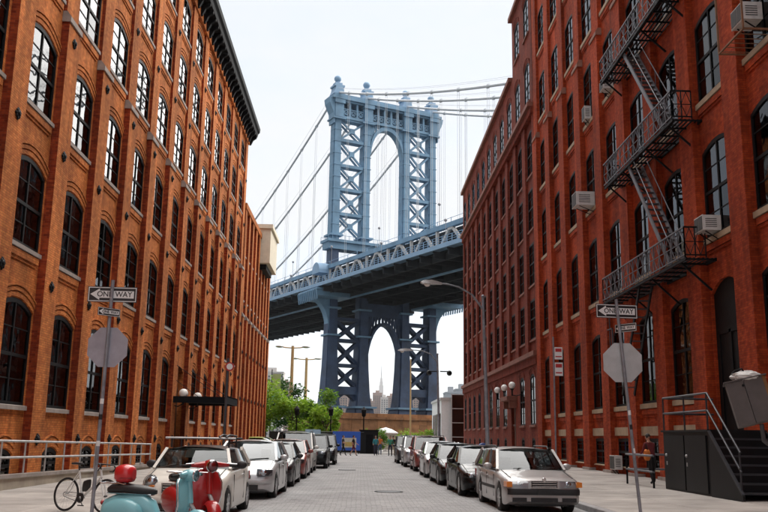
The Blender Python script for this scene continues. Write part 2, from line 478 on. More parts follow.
def window_kind(w, sill, spring, rise, fine, framem, glassm, sillm, archm, arch=True, depth=0.20, apron=True, sill_h=0.16):
    """a sash window around its own origin (sill centre, wall face, +y outward) -> function that places copies"""
    a = w / 2; h = spring - sill
    fr = MB(); t = 0.085
    yb, yf = -depth - 0.05, -depth + 0.05
    fr.box(-a, -a + t, yb, yf, 0, h); fr.box(a - t, a, yb, yf, 0, h); fr.box(-a + t, a - t, yb, yf, 0.0, 0.10)
    n = 8
    outer = [(-a + 2 * a * i / n) for i in range(n + 1)]
    for i in range(n):
        xa, xb = outer[i], outer[i + 1]
        za, zb = arch_z(xa, a, h, rise), arch_z(xb, a, h, rise)
        fr.prism([(xa, za - 0.14), (xb, zb - 0.14), (xb, zb), (xa, za)], lambda u, v, q: (u, q, v), yf, yb)
    mid = h * 0.52
    fr.box(-a + t, a - t, yb + 0.005, yf - 0.005, mid - 0.05, mid + 0.05)
    fr.box(-0.04, 0.04, yb + 0.01, yf - 0.01, 0.10, h + rise - 0.10)
    q1, q2 = mid * 0.5 + 0.03, mid + (h + rise * 0.6 - mid) * 0.52
    fr.box(-a + t, a - t, yb + 0.025, yf - 0.028, q1 - 0.018, q1 + 0.018)
    fr.box(-a + t, a - t, yb + 0.025, yf - 0.028, q2 - 0.018, q2 + 0.018)
    frame_me = fr.mesh('window', framem)
    panes = []
    if fine:
        for cx0, cx1 in ((-a + t, -0.03), (0.03, a - t)):
            for z0, z1, top in ((0.09, q1, False), (q1, mid, False), (mid, q2, False), (q2, 0, True)):
                panes.append(pane_mesh(cx0, cx1, z0 + 0.006, z1 - 0.006, a, h - 0.08, rise, top, glassm + '_dim' if (z1 <= mid and not top and cx0 < 0) else glassm))
    else:
        panes.append(pane_mesh(-a + t, 0, 0.09, mid, a, h - 0.08, rise, False, glassm + '_dim')); panes.append(pane_mesh(0, a - t, 0.09, mid, a, h - 0.08, rise, False, glassm))
        panes.append(pane_mesh(-a + t, a - t, mid, 0, a, h - 0.08, rise, True, glassm))
    sm = MB(); sw = a + 0.09
    sm.add([(-sw, -depth, -sill_h), (sw, -depth, -sill_h), (sw, 0.10, -sill_h), (-sw, 0.10, -sill_h), (-sw, -depth, 0.02), (sw, -depth, 0.02), (sw, 0.10, -0.015), (-sw, 0.10, -0.015)],
           ((0, 3, 2, 1), (4, 5, 6, 7), (0, 1, 5, 4), (1, 2, 6, 5), (2, 3, 7, 6), (3, 0, 4, 7)))
    sill_me = sm.mesh('sill', sillm)
    arch_me = None
    if arch:
        am = MB()
        for o0, o1, pr in ((0.04, 0.17, 0.03), (0.215, 0.33, 0.05), (0.37, 0.42, 0.075)):
            k = 10; ww = a + 0.10
            for i in range(k):
                xa, xb = -ww + 2 * ww * i / k, -ww + 2 * ww * (i + 1) / k
                za, zb = arch_z(xa, a, h, rise), arch_z(xb, a, h, rise)
                am.prism([(xa, za + o0), (xb, zb + o0), (xb, zb + o1), (xa, za + o1)], lambda u, v, q: (u, q, v), pr, -0.05)
        arch_me = am.mesh('brick_arch', archm)
    ap_me = None
    if apron:
        ap = MB()
        ap.box(-a + 0.02, a - 0.02, -0.04, 0.07, -sill_h - 0.24, -sill_h - 0.03)
        ap.box(-a + 0.10, a - 0.10, -0.04, 0.035, -sill_h - 0.34, -sill_h - 0.25)
        ap_me = ap.mesh('apron', archm)
    def place(parent, X, sgn, y, z, curtain=None, blind=None):
        rz = -math.pi / 2 if sgn > 0 else math.pi / 2
        o = inst('window', frame_me, parent, (X, y, z), rz)
        for p in panes: inst('pane', p, o, (0, -depth, 0))
        inst('sill', sill_me, o)
        if arch_me: inst('brick_arch', arch_me, o)
        if ap_me: inst('apron', ap_me, o)
        if curtain: inst('curtain', curtain, o, (0, -depth - 0.16, 0))
        return o
    place.w, place.spring, place.rise, place.depth = w, spring, rise, depth
    return place

def curtain_mesh(w, h, side, cover):
    """gathered cloth hanging behind the pane"""
    m = MB(); n = 14
    x0 = -w / 2 + 0.08 if side < 0 else w / 2 - 0.08 - cover
    top = [(x0 + cover * i / n, 0.05 * math.sin(i * 1.9) - 0.03, h) for i in range(n + 1)]
    bot = [(p[0] * 0.97, p[1] * 1.5, 0.1) for p in top]
    m.grid([bot, top])
    return m.mesh('curtain', MATS['curtain'])

def wall_with_openings(X, sgn, bays, z0, z1, rows, depth):
    """bays: (y0, y1, yc); rows: list of (sill, spring, rise, w) bottom to top. One wall sheet with arched holes and reveals."""
    m = MB()
    P = lambda d, y, z: (X + sgn * d, y, z)
    for (y0, y1, yc, skip) in bays:
        zc = z0
        for ri, (sill, spring, rise, w) in enumerate(rows):
            top = rows[ri + 1][0] - 0.45 if ri + 1 < len(rows) else z1
            if ri in skip:
                m.quad(P(0, y0, zc), P(0, y1, zc), P(0, y1, top), P(0, y0, top)); zc = top; continue
            a = w / 2; ya, yb = yc - a, yc + a
            m.quad(P(0, y0, zc), P(0, y1, zc), P(0, y1, sill), P(0, y0, sill))
            m.quad(P(0, y0, sill), P(0, ya, sill), P(0, ya, top), P(0, y0, top))
            m.quad(P(0, yb, sill), P(0, y1, sill), P(0, y1, top), P(0, yb, top))
            n = 8; pts = [(ya, spring)]
            for i in range(1, n): 
                x = -a + w * i / n; pts.append((yc + x, arch_z(x, a, spring, rise)))
            pts.append((yb, spring))
            for i in range(n):
                (pa, qa), (pb, qb) = pts[i], pts[i + 1]
                m.quad(P(0, pa, qa), P(0, pb, qb), P(0, pb, top), P(0, pa, top))
                m.quad(P(0, pa, qa), P(-depth - 0.3, pa, qa), P(-depth - 0.3, pb, qb), P(0, pb, qb))
            m.quad(P(0, ya, sill), P(-depth - 0.3, ya, sill), P(-depth - 0.3, ya, spring), P(0, ya, spring))
            m.quad(P(0, yb, sill), P(-depth - 0.3, yb, sill), P(-depth - 0.3, yb, spring), P(0, yb, spring))
            m.quad(P(0, ya, sill), P(0, yb, sill), P(-depth - 0.3, yb, sill), P(-depth - 0.3, ya, sill))
            zc = top
    return m

def anchor_mesh():
    m = MB()
    m.lathe([(0.0, 0.10), (0.05, 0.10), (0.07, 0.07), (0.10, 0.05), (0.11, 0.0)], axis='y', n=10)
    for k in range(4):
        t = k * math.pi / 2 + math.pi / 4
        c, s = math.cos(t), math.sin(t)
        m.ball((0.105 * c, 0.03, 0.105 * s), 0.065, 8, sc=(1, 0.5, 1))
    for k in range(4):
        t = k * math.pi / 2
        c, s = math.cos(t), math.sin(t)
        m.ball((0.13 * c, 0.02, 0.13 * s), 0.06, 8, sc=(1, 0.5, 1))
    return m.mesh('wall_anchor', MATS['iron_black'], smooth=50)
ANCHOR = anchor_mesh()

def pier_obj(parent, X, sgn, y0, y1, z0, z1, prot, matf, matflank, cap_z=None, prot2=None, capmat=None, base=None):
    m = MB()
    def pb(d, za, zb):
        xa, xb = X + sgn * -0.3, X + sgn * d
        P = lambda x, y, z: (x, y, z)
        m.quad(P(xb, y0, za), P(xb, y1, za), P(xb, y1, zb), P(xb, y0, zb), 0)
        m.quad(P(xa, y0, za), P(xb, y0, za), P(xb, y0, zb), P(xa, y0, zb), 1)
        m.quad(P(xb, y1, za), P(xa, y1, za), P(xa, y1, zb), P(xb, y1, zb), 1)
        m.quad(P(xa, y0, zb), P(xb, y0, zb), P(xb, y1, zb), P(xa, y1, zb), 0)
    if cap_z:
        pb(prot, z0, cap_z); pb(prot2, cap_z + 0.002, z1)
    else:
        pb(prot, z0, z1)
    o = m.build('pier', [MATS[matf], MATS[matflank]], parent)
    if cap_z and capmat:
        c = MB()
        xs = sorted((X - sgn * 0.1, X + sgn * (prot + 0.05)))
        # sloped weathering block
        xa, xb, xc = X - sgn * 0.1, X + sgn * (prot + 0.05), X + sgn * (prot2 + 0.02)
        v = [(x, y, z) for y in (y0 - 0.04, y1 + 0.04) for x, z in ((xa, cap_z - 0.16), (xb, cap_z - 0.16), (xb, cap_z + 0.02), (xc, cap_z + 0.22), (xa, cap_z + 0.22))]
        c.add(v, ((0, 1, 2, 3, 4), (9, 8, 7, 6, 5), (0, 5, 6, 1), (1, 6, 7, 2), (2, 7, 8, 3), (3, 8, 9, 4), (4, 9, 5, 0)))
        c.build('cap', MATS[capmat], o)
    if base:
        b = MB()
        xs = sorted((X - sgn * 0.1, X + sgn * (prot + 0.08)))
        b.box(xs[0], xs[1], y0 - 0.06, y1 + 0.06, z0, base)
        b.build('plinth', MATS['stone_sill'], o)
    return o

# ---- left orange brick warehouse
LB = empty('brick_warehouse', (XL - 8, 45, 0), label='tall orange brick warehouse with black cornice filling the left side', cat='building')
def under(root, o):
    o.parent = root
    o.location = Vector(o.location) - root.location
    return o
def at(root, o):
    """keep world position of a freshly built part below a root that is only translated"""
    o.location = Vector(o.location) - root.location
    return o

ROWS_L = [(0.30, 0.98, 0.17, 1.35), (2.42, 5.24, 0.31, 2.50), (7.14, 9.58, 0.31, 2.50), (11.52, 13.88, 0.31, 2.50), (15.90, 18.05, 0.31, 2.48), (19.85, 21.95, 0.31, 2.46), (23.60, 25.45, 0.32, 2.44)]
PL0, PERL, PWL = 27.35, 3.96, 1.15
NPL = 12; FIRST = -4
ZTOP_L = 27.0
KL_W = {}
for ri, (s_, sp_, ri_, w_) in enumerate(ROWS_L):
    for fine in (True, False):
        KL_W[ri, fine] = window_kind(w_, s_, sp_, ri_, fine, MATS['frame_black'], 'pane_glass', MATS['stone_sill'], MATS['brick_orange'], arch=True, apron=(ri > 1), depth=0.05, sill_h=0.06 if ri == 0 else 0.14)
CURT = [curtain_mesh(2.2, 2.6, -1, 0.55), curtain_mesh(2.2, 2.6, 1, 0.7), curtain_mesh(2.2, 2.4, -1, 0.9)]
ENTR_BAY = 5     # bay index with the street door
bays = []
for i in range(FIRST, NPL - 1):
    y0 = PL0 + i * PERL + PWL; y1 = PL0 + (i + 1) * PERL
    skip = [0, 1] if i == ENTR_BAY else []
    bays.append((y0, y1, (y0 + y1) / 2, skip))
wm = wall_with_openings(XL, 1, [b_ for b_ in bays if not b_[3]], 0.0, ZTOP_L, ROWS_L, 0.05)
wd = wall_with_openings(XL, 1, [(b_[0], b_[1], b_[2], []) for b_ in bays if b_[3]], 0.0, ZTOP_L, [(0.16, 5.1, 0.31, 2.50)] + ROWS_L[2:], 0.05)
wm.add(wd.v, wd.f)
at(LB, wm.build('wall', MATS['brick_orange'], LB))
mI = MB()
mI.quad((XL - 0.52, PL0 + FIRST * PERL, 0), (XL - 0.52, 72, 0), (XL - 0.52, 72, ZTOP_L), (XL - 0.52, PL0 + FIRST * PERL, ZTOP_L))
at(LB, mI.build('interior', MATS['interior_dark'], LB))
at(LB, MB().box(XL - 18, XL - 0.56, -24, 72.05, 0, ZTOP_L - 0.3).build('core_wall', MATS['brick_orange'], LB))  # near end lengthened unseen behind the camera to block sky light
at(LB, MB().box(XL - 18, XL - 0.2, PL0 + FIRST * PERL, 72.0, ZTOP_L - 0.28, ZTOP_L + 0.5).build('roof', MATS['roofing'], LB))
for k, b_ in enumerate(bays):
    i = FIRST + k
    for ri, rw in enumerate(ROWS_L):
        if ri in b_[3]: continue
        fine = -1 <= i <= 3
        c = None
        if ri >= 1 and random.random() < (0.6 if ri < 3 else 0.25): c = random.choice(CURT)
        at(LB, KL_W[ri, fine](LB, XL, 1, b_[2], rw[0], curtain=c))
for i in range(FIRST, NPL):
    y0 = PL0 + i * PERL
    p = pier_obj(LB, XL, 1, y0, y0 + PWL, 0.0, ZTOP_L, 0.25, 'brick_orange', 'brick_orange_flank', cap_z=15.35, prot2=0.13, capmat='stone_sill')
    at(LB, p)
    for zz in (1.42, 6.22, 10.62, 15.00 - 0.35, 19.0, 22.85):
        o = inst('wall_anchor', ANCHOR, p, (XL + (0.25 if zz < 15.3 else 0.13), y0 + PWL / 2, zz), -math.pi / 2)
# brick frieze and cornice with brackets
fz = MB(); y0c, y1c = PL0 + FIRST * PERL, 72.1
fz.box(XL - 0.2, XL + 0.22, y0c, y1c, 26.25, 27.0)
at(LB, fz.build('frieze', MATS['brick_orange'], LB))
cn = MB()
prof = [(0.0, 26.86), (0.30, 26.86), (0.34, 27.05), (0.80, 27.12), (0.86, 27.40), (1.00, 27.55), (1.04, 27.85), (0.9, 27.9), (-0.4, 27.95), (-0.4, 27.0)]
cn.prism(prof, lambda u, v, q: (XL + u, q, v), y0c, 72.6)
co = at(LB, cn.build('cornice', MATS['cornice_dark'], LB))
bk = MB(); bk.prism([(0.2, 26.30), (0.32, 26.34), (0.50, 26.75), (0.78, 26.95), (0.78, 27.11), (0.2, 27.11)], lambda u, v, q: (u, q, v), 0, 0.22)
bkm = bk.mesh('bracket', MATS['cornice_dark'])
yy = y0c + 0.3
while yy < 72.3:
    inst('bracket', bkm, co, (XL, yy, 0)); yy += 0.99
for x, y in ((XL - 3, 40), ):
    at(LB, MB().box(x - 1.5, x + 1, y, y + 3, 27.5, 30).build('stair_bulkhead', MATS['brick_orange'], LB))

# entrance door and canopy
ye0, ye1, yec, _ = bays[ENTR_BAY - FIRST]
dm = MB()
dm.box(XL - 0.45, XL - 0.38, yec - 1.15, yec + 1.15, 0.17, 5.43)
for yq in (yec - 1.07, yec, yec + 1.07): dm.box(XL - 0.36, XL - 0.22, yq - 0.08, yq + 0.08, 0.15, 4.2)
for zq in (2.9, 4.2): dm.box(XL - 0.37, XL - 0.23, yec - 1.1, yec + 1.1, zq - 0.08, zq + 0.08)
door = at(LB, dm.build('door', MATS['wood_brown'], LB))
MB().box(XL - 0.22, XL - 0.16, yec + 0.1, yec + 0.16, 1.1, 1.5).build('handle', MATS['galvanised'], door)
cp = empty('entrance_canopy', (XL, yec, 3.3), label='flat black metal canopy hung over the doorway of the left warehouse', cat='canopy')
def rel(root, mb): 
    return mb
c = MB(); c.box(0.02, 3.0, -2.2, 2.2, 0.12, 0.20); c.build('roof_slab', MATS['cornice_dark'], cp)
c = MB(); c.box(2.98, 3.06, -2.26, 2.26, 0.0, 0.34); c.box(0.02, 2.98, -2.26, -2.19, 0.0, 0.34); c.box(0.02, 2.98, 2.19, 2.26, 0.0, 0.34); c.build('fascia', MATS['cornice_dark'], cp)
for q in range(8):
    MB().box(2.99, 3.09, -2.1 + q * 0.57, -1.95 + q * 0.57, 0.34, 0.42).build('cresting', MATS['cornice_dark'], cp)
for s_ in (-1, 1):
    MB().tube([(0.3, s_ * 2.0, 2.0), (2.8, s_ * 2.0, 0.3)], 0.016, 6).build('tie_rod', MATS['iron_black'], cp)
    MB().tube([(0.3, s_ * 2.0, 1.2), (1.6, s_ * 2.0, 0.3)], 0.014, 6).build('tie_rod', MATS['iron_black'], cp)
m_globe, nt_, b_g = newmat('globe_glass')
b_g.inputs['Base Color'].default_value = (0.85, 0.85, 0.82, 1); setin(b_g, 'Roughness', 0.3)
MATS['globe_glass'] = m_globe
def globe_lamp(loc, label, r=0.22):
    e = empty('globe_lamp', loc, label=label, cat='lamp', group='globe lamps by the left doorway')
    MB().ball((0, 0, 0.25), r, 16).build('globe', MATS['globe_glass'], e, smooth=60)
    MB().lathe([(0.05, -0.35), (0.06, -0.05), (0.11, 0.0), (0.11, 0.06), (0.0, 0.06)], n=10).build('fitter', MATS['iron_black'], e, smooth=40)
    MB().tube([(0.0, 0, -0.3), (-0.25, 0, -0.45), (-0.45, 0, -0.4)], 0.03, 6).build('bracket_arm', MATS['iron_black'], e)
globe_lamp((XL + 0.75, ye0 - 0.65, 3.55), 'white globe lamp on the near side of the left doorway canopy', 0.25)
globe_lamp((XL + 0.75, ye1 + 0.65, 3.55), 'white globe lamp on the far side of the left doorway canopy', 0.25)

# ---- farther, lower brick block with the cream box on its roof
LB2 = empty('brick_block', (XL - 8, 82, 0), label='lower orange brick block with close piers beyond the corniced warehouse', cat='building')
ROWS_L2 = [(1.6, 3.6, 0.2, 1.0), (5.4, 7.5, 0.2, 1.0), (9.2, 11.3, 0.2, 1.0), (13.0, 15.1, 0.2, 1.0), (16.8, 18.7, 0.2, 1.0)]
W2 = [window_kind(r_[3], r_[0], r_[1], r_[2], False, MATS['frame_black'], 'pane_glass', MATS['stone_sill'], MATS['brick_orange'], arch=False, apron=False) for r_ in ROWS_L2]
b2 = []
for i in range(8):
    y0 = 72.2 + i * 2.55
    b2.append((y0 + 0.9, y0 + 2.55, y0 + 1.72, []))
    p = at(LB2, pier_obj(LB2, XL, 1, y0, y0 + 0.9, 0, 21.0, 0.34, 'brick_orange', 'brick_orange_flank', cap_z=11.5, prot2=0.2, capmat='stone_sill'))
    for zz in (4.6, 8.4, 12.2): inst('wall_anchor', ANCHOR, p, (XL + 0.34, y0 + 0.45, zz), -math.pi / 2)
at(LB2, pier_obj(LB2, XL, 1, 72.2 + 8 * 2.55, 93.5, 0, 21.0, 0.34, 'brick_orange', 'brick_orange_flank', cap_z=11.5, prot2=0.2, capmat='stone_sill'))
at(LB2, wall_with_openings(XL, 1, b2, 0, 20.6, ROWS_L2, 0.2).build('wall', MATS['brick_orange'], LB2))
at(LB2, MB().quad((XL - 0.52, 72.2, 0), (XL - 0.52, 93.4, 0), (XL - 0.52, 93.4, 20.4), (XL - 0.52, 72.2, 20.4)).build('interior', MATS['interior_dark'], LB2))
at(LB2, MB().box(XL - 18, XL - 0.56, 72.2, 93.45, 0, 20.4).build('core_wall', MATS['brick_orange'], LB2))
at(LB2, MB().box(XL - 18, XL + 0.26, 72.15, 93.55, 20.6, 21.1).build('parapet', MATS['brick_orange'], LB2))
for b_ in b2:
    for r_, k_ in zip(ROWS_L2, W2): at(LB2, k_(LB2, XL, 1, b_[2], r_[0]))
TB = empty('roof_box', (XL - 0.8, 87, 21.1), label='cream box with a flat lid overhanging the far end of the left buildings', cat='roof box')
MB().box(-1.6, 1.9, -3.2, 3.4, -2.9, 0.55).build('body', MATS['cream_paint'], TB)
MB().box(-1.8, 2.1, -3.4, 3.6, 0.55, 0.95).build('lid', MATS['cream_paint'], TB)
MB().box(-1.0, 1.5, -2.4, 2.6, -3.4, -2.9).build('support', MATS['iron_black'], TB)

# ---- right red brick warehouse
plain('stone_brown', (0.26, 0.13, 0.09), 0.85, var=0.25, scale=2.5)
RB = empty('red_brick_warehouse', (XR + 8, 35, 0), label='tall deep red brick warehouse with a fire escape on the right', cat='building')
ROWS_R = [(0.55, 1.75, 0.02, 2.1), (3.15, 6.50, 0.25, 2.34), (8.36, 11.35, 0.25, 2.34), (13.20, 16.05, 0.25, 2.34), (17.90, 20.75, 0.24, 2.34), (22.60, 25.35, 0.24, 2.34), (27.40, 30.1, 0.24, 2.34)]
PR0, PERR, PWR = 24.72, 3.79, 1.2
KR_W = {}
for ri, (s_, sp_, ri_, w_) in enumerate(ROWS_R):
    for fine in (True, False):
        KR_W[ri, fine] = window_kind(w_, s_, sp_, ri_, fine, MATS['frame_black'], 'pane_glass_red', MATS['stone_cream'], MATS['brick_red'], arch=False, apron=(ri > 0), depth=0.05, sill_h=0.05 if ri == 0 else 0.2)
bays_r = []; RF, RL = -4, 8
DOOR_R = 0
for i in range(RF, RL):
    y0 = PR0 + i * PERR + PWR; y1 = PR0 + (i + 1) * PERR
    bays_r.append((y0, y1, (y0 + y1) / 2, [0, 1] if i == DOOR_R else []))
ZTOP_R = 34.0
wm = wall_with_openings(XR, -1, [b_ for b_ in bays_r if not b_[3]], 0.0, ZTOP_R, ROWS_R, 0.05)
wd = wall_with_openings(XR, -1, [(b_[0], b_[1], b_[2], []) for b_ in bays_r if b_[3]], 0.0, ZTOP_R, [(1.95, 6.45, 0.42, 2.3)] + ROWS_R[2:], 0.05)
wm.add(wd.v, wd.f)
at(RB, wm.build('wall', MATS['brick_red'], RB))
RY0, RY1 = PR0 + RF * PERR, PR0 + RL * PERR + PWR
at(RB, MB().quad((XR + 0.58, RY0, 0), (XR + 0.58, RY1, 0), (XR + 0.58, RY1, ZTOP_R), (XR + 0.58, RY0, ZTOP_R)).build('interior', MATS['interior_dark'], RB))
at(RB, MB().box(XR + 0.6, XR + 20, -24, RY1, 0, ZTOP_R + 0.2).build('core_wall', MATS['brick_red'], RB))  # also lengthened out of view behind the camera, blocking sky light
at(RB, MB().box(XR - 0.5, XR + 20, RY0, RY1 + 0.02, ZTOP_R + 0.2, ZTOP_R + 0.8).build('cornice', MATS['cornice_dark'], RB))
CURR = [curtain_mesh(1.9, 2.9, -1, 0.5), curtain_mesh(1.9, 2.9, 1, 0.6), curtain_mesh(1.9, 2.0, 1, 1.2)]
for k, b_ in enumerate(bays_r):
    i = RF + k
    for ri, rw in enumerate(ROWS_R):
        if ri in b_[3]: continue
        c = random.choice(CURR) if ri >= 1 and random.random() < 0.3 else None
        at(RB, KR_W[ri, i <= 4](RB, XR, -1, b_[2], rw[0], curtain=c))
    if i != DOOR_R:      # stone band over the cellar lights
        o = MB().box(XR - 0.08, XR + 0.05, b_[0], b_[1], 1.88, 2.24).build('stone_lintel', MATS['stone_cream'], RB); at(RB, o)
for i in range(RF, RL + 1):
    y0 = PR0 + i * PERR
    p = at(RB, pier_obj(RB, XR, -1, y0, y0 + PWR, 0.0, ZTOP_R, 0.26, 'brick_red', 'brick_red', cap_z=21.6 if i > 2 else None, prot2=0.17, capmat='stone_brown', base=0.36))
# street door behind the stoop: arched recess closed by a dark double door
ye0, ye1, yec, _ = bays_r[DOOR_R - RF]
dm = MB()
dm.box(XR + 0.10, XR + 0.16, yec - 1.15, yec + 1.15, 1.9, 6.95)
for yq in (yec - 0.9, yec, yec + 0.9): dm.box(XR + 0.06, XR + 0.11, yq - 0.09, yq + 0.09, 1.95, 5.2)
dm.box(XR + 0.06, XR + 0.11, yec - 0.95, yec + 0.95, 5.1, 5.3)
door = at(RB, dm.build('door', MATS['iron_black'], RB))
MB().box(XR + 0.0, XR + 0.06, yec - 0.2, yec - 0.14, 3.0, 3.35).build('handle', MATS['galvanised'], door)

# ---- dark brown-red block beyond it, with a taller near end
DB = empty('brown_brick_block', (XR + 8, 76, 0), label='brown-red brick loft block with stone bands and paired globe lamps beyond the red warehouse', cat='building')
DY0, DY1, NB = 56.3, 97.6, 11
PERD = (DY1 - DY0) / NB; PWD = 1.15
LOW_D = [(0.5, 1.6, 0.18, 1.1), (2.6, 5.7, 0.25, 1.75)]
MID_D = [(8.3, 11.0, 0.02, 2.36), (12.0, 14.9, 0.02, 2.36), (15.9, 18.8, 0.02, 2.36), (19.8, 22.7, 0.35, 2.36)]
TOP_D = [(25.0, 27.7, 0.35, 1.95)]
TWR_D = [(25.0, 27.7, 0.35, 1.95), (30.2, 32.8, 0.3, 1.9)]
XF = XR - 0.18          # face plane of base, attic and piers
def kd(r_, arch, dep): return window_kind(r_[3], r_[0], r_[1], r_[2], False, MATS['frame_black'], 'pane_glass_red', MATS['brownstone'], MATS['brick_brown'], arch=arch, apron=False, depth=dep, sill_h=0.14)
plain('brownstone', (0.20, 0.075, 0.05), 0.85, var=0.25, scale=1.5)
K_LOW = [kd(r_, k == 1, 0.06) for k, r_ in enumerate(LOW_D)]; K_MID = [kd(r_, False, 0.04) for r_ in MID_D]; K_TWR = [kd(r_, True, 0.06) for r_ in TWR_D]
bd = []; bf = []; entr = 2
for i in range(NB):
    y0 = DY0 + i * PERD
    bd.append((y0 + PWD / 2, y0 + PERD - PWD / 2, y0 + PERD / 2, []))
    bf.append((y0, y0 + PERD, y0 + PERD / 2, []))
wm = wall_with_openings(XR, -1, bd, 7.0, 24.3, MID_D, 0.05)
for q in (wall_with_openings(XF, -1, [b_ for k, b_ in enumerate(bf) if k != entr], 0, 7.06, LOW_D, 0.06), wall_with_openings(XF, -1, [bf[entr]], 0, 7.06, [(0.24, 4.3, 0.1, 1.9)], 0.24),
          wall_with_openings(XF, -1, bf[2:], 24.2, 29.4, TOP_D, 0.06), wall_with_openings(XF, -1, bf[:2], 24.2, 34.4, TWR_D, 0.06)): wm.add(q.v, q.f)
at(DB, wm.build('wall', MATS['brick_brown'], DB))
mi_ = MB(); mi_.quad((XR + 0.52, DY0, 0), (XR + 0.52, DY1, 0), (XR + 0.52, DY1, 29.0), (XR + 0.52, DY0, 29.0))
for z0, z1, y1 in ((0, 7.0, DY1), (24.3, 29.3, DY1), (29.3, 34.3, DY0 + 2 * PERD)): mi_.quad((XR + 0.06, DY0, z0), (XR + 0.06, y1, z0), (XR + 0.06, y1, z1), (XR + 0.06, DY0, z1))
at(DB, mi_.build('interior', MATS['interior_dark'], DB))
at(DB, MB().box(XR + 0.6, XR + 20, DY0, DY1 + 0.02, 0, 29.3).build('core_wall', MATS['brick_brown'], DB))
at(DB, MB().box(XF + 0.02, XR + 0.58, DY1 - 0.2, DY1 + 0.03, 0, 29.35).build('end_wall', MATS['brick_brown'], DB))
at(DB, MB().box(XF + 0.03, XR + 20, DY0 + 2 * PERD - 0.03, DY0 + 2 * PERD + 0.3, 29.31, 34.39).build('tower_side', MATS['brick_brown'], DB))
at(DB, MB().box(XR + 0.58, XR + 20, DY0 + 0.02, DY0 + 2 * PERD - 0.04, 29.31, 34.4).build('tower_block', MATS['brick_brown'], DB))
for k in range(NB):
    yc = bd[k][2]
    for ri, r_ in enumerate(LOW_D):
        if k != entr: at(DB, K_LOW[ri](DB, XF, -1, yc, r_[0], curtain=(random.choice(CURR) if ri == 1 and random.random() < 0.7 else None)))
    for ri, r_ in enumerate(MID_D): at(DB, K_MID[ri](DB, XR, -1, yc, r_[0]))
    for ri, r_ in enumerate(TWR_D):
        if ri == 0 or k < 2: at(DB, K_TWR[ri](DB, XF, -1, yc, r_[0]))
for i in range(NB + 1):
    yc = DY0 + i * PERD
    ya, yb = max(DY0, yc - PWD / 2), min(DY1, yc + PWD / 2)
    at(DB, pier_obj(DB, XR, -1, ya, yb, 7.1, 24.2, 0.18, 'brick_brown', 'brick_brown'))
def band(name, z0, z1, pr, matn, y0=DY0 + 0.05, y1=DY1 + 0.05):
    o = MB().box(XR - pr, XR + 0.1, y0, y1, z0, z1).build(name, MATS[matn], DB); return at(DB, o)
band('stone_band', 7.05, 7.35, 0.46, 'brownstone'); band('string_course', 6.5, 7.05, 0.30, 'brick_brown')
band('stone_band', 24.2, 24.5, 0.55, 'brownstone'); band('string_course', 23.7, 24.2, 0.34, 'brick_brown')
band('coping', 29.4, 29.75, 0.45, 'brownstone', DY0 + 2 * PERD + 0.6)
band('coping', 34.4, 34.75, 0.42, 'brownstone', DY0 + 0.05, DY0 + 2 * PERD + 0.6)
yec = bd[entr][2]
dm = MB(); dm.box(XF + 0.20, XF + 0.26, yec - 0.95, yec + 0.95, 0.25, 4.4); dm.box(XF + 0.12, XF + 0.21, yec - 0.08, yec + 0.08, 0.25, 4.3); dm.box(XF + 0.12, XF + 0.21, yec - 0.95, yec + 0.95, 2.6, 2.75)
at(DB, dm.build('door', MATS['wood_brown'], DB))
hd = MB(); hd.box(XF - 0.75, XF, yec - 1.5, yec + 1.5, 4.45, 4.75); hd.box(XF - 0.55, XF, yec - 1.4, yec - 1.1, 3.9, 4.45); hd.box(XF - 0.55, XF, yec + 1.1, yec + 1.4, 3.9, 4.45)
at(DB, hd.build('door_hood', MATS['brownstone'], DB))
for k, w_ in enumerate(('nearest', 'middle', 'farthest')):
    e = empty('globe_lamp', (XF - 0.62, yec + (-3.1, 0.3, 3.7)[k], 4.9), label=w_ + ' of three white globe lamps over the brown block doorway', cat='lamp', group='globe lamps over the brown block doorway')
    MB().ball((0, 0, 0.54), 0.25, 14).build('globe', MATS['globe_glass'], e, smooth=60)
    MB().lathe([(0.05, -0.2), (0.05, 0.2), (0.14, 0.24), (0.14, 0.3), (0, 0.3)], n=10).build('fitter', MATS['iron_black'], e, smooth=40)
    MB().tube([(0, 0, -0.15), (0.3, 0, -0.2), (0.6, 0, -0.12)], 0.03, 6).build('bracket_arm', MATS['iron_black'], e)

# ------------------------------------------------------------------ suspension bridge
BA = R(26)
BT = Vector((math.cos(BA), math.sin(BA), 0)); BN = Vector((-math.sin(BA), math.cos(BA), 0))
B0 = Vector((-10.579, 223.176, 0))
BR = empty('suspension_bridge', B0, BA, label='blue steel suspension bridge with arched tower crossing behind the street', cat='bridge')
# local frame: x across the deck (t), y along the deck (n), z up
def deck_z(y):     # slight camber
    return 37.9 + 0.022 * (y + 70)
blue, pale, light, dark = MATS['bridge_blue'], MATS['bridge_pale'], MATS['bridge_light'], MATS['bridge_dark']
TD = 2.6          # leg depth along the deck
LEGS = [2.75, 11.6, 24.0, 32.4]
tower = MB()
tower_o = None
def leg(xc, mirror):
    m = MB()
    # rings: z, width x, depth y
    prof = [(7.3, 5.6, 6.2), (8.6, 5.2, 5.8), (9.2, 4.4, 5.0), (13, 3.7, 4.3), (19, 3.1, 3.7), (27, 2.7, 3.3), (36, 2.5, 3.1), (51, 2.4, 2.9), (53.0, 2.4, 2.8), (86.5, 2.2, 2.6)]
    rows = []
    for z, w, d in prof:
        a, b = w / 2, d / 2; g = 0.22
        ring = [(-a, -b + g * 2), (-a + g, -b + g * 2), (-a + g, -b), (a - g, -b), (a - g, -b + g * 2), (a, -b + g * 2), (a, b), (-a, b)]
        rows.append([(xc + x, y, z) for x, y in ring])
    m.grid(rows, wrap=True)
    m.add(rows[-1], (tuple(range(8)),)); m.add(rows[0], (tuple(reversed(range(8))),))
    return m
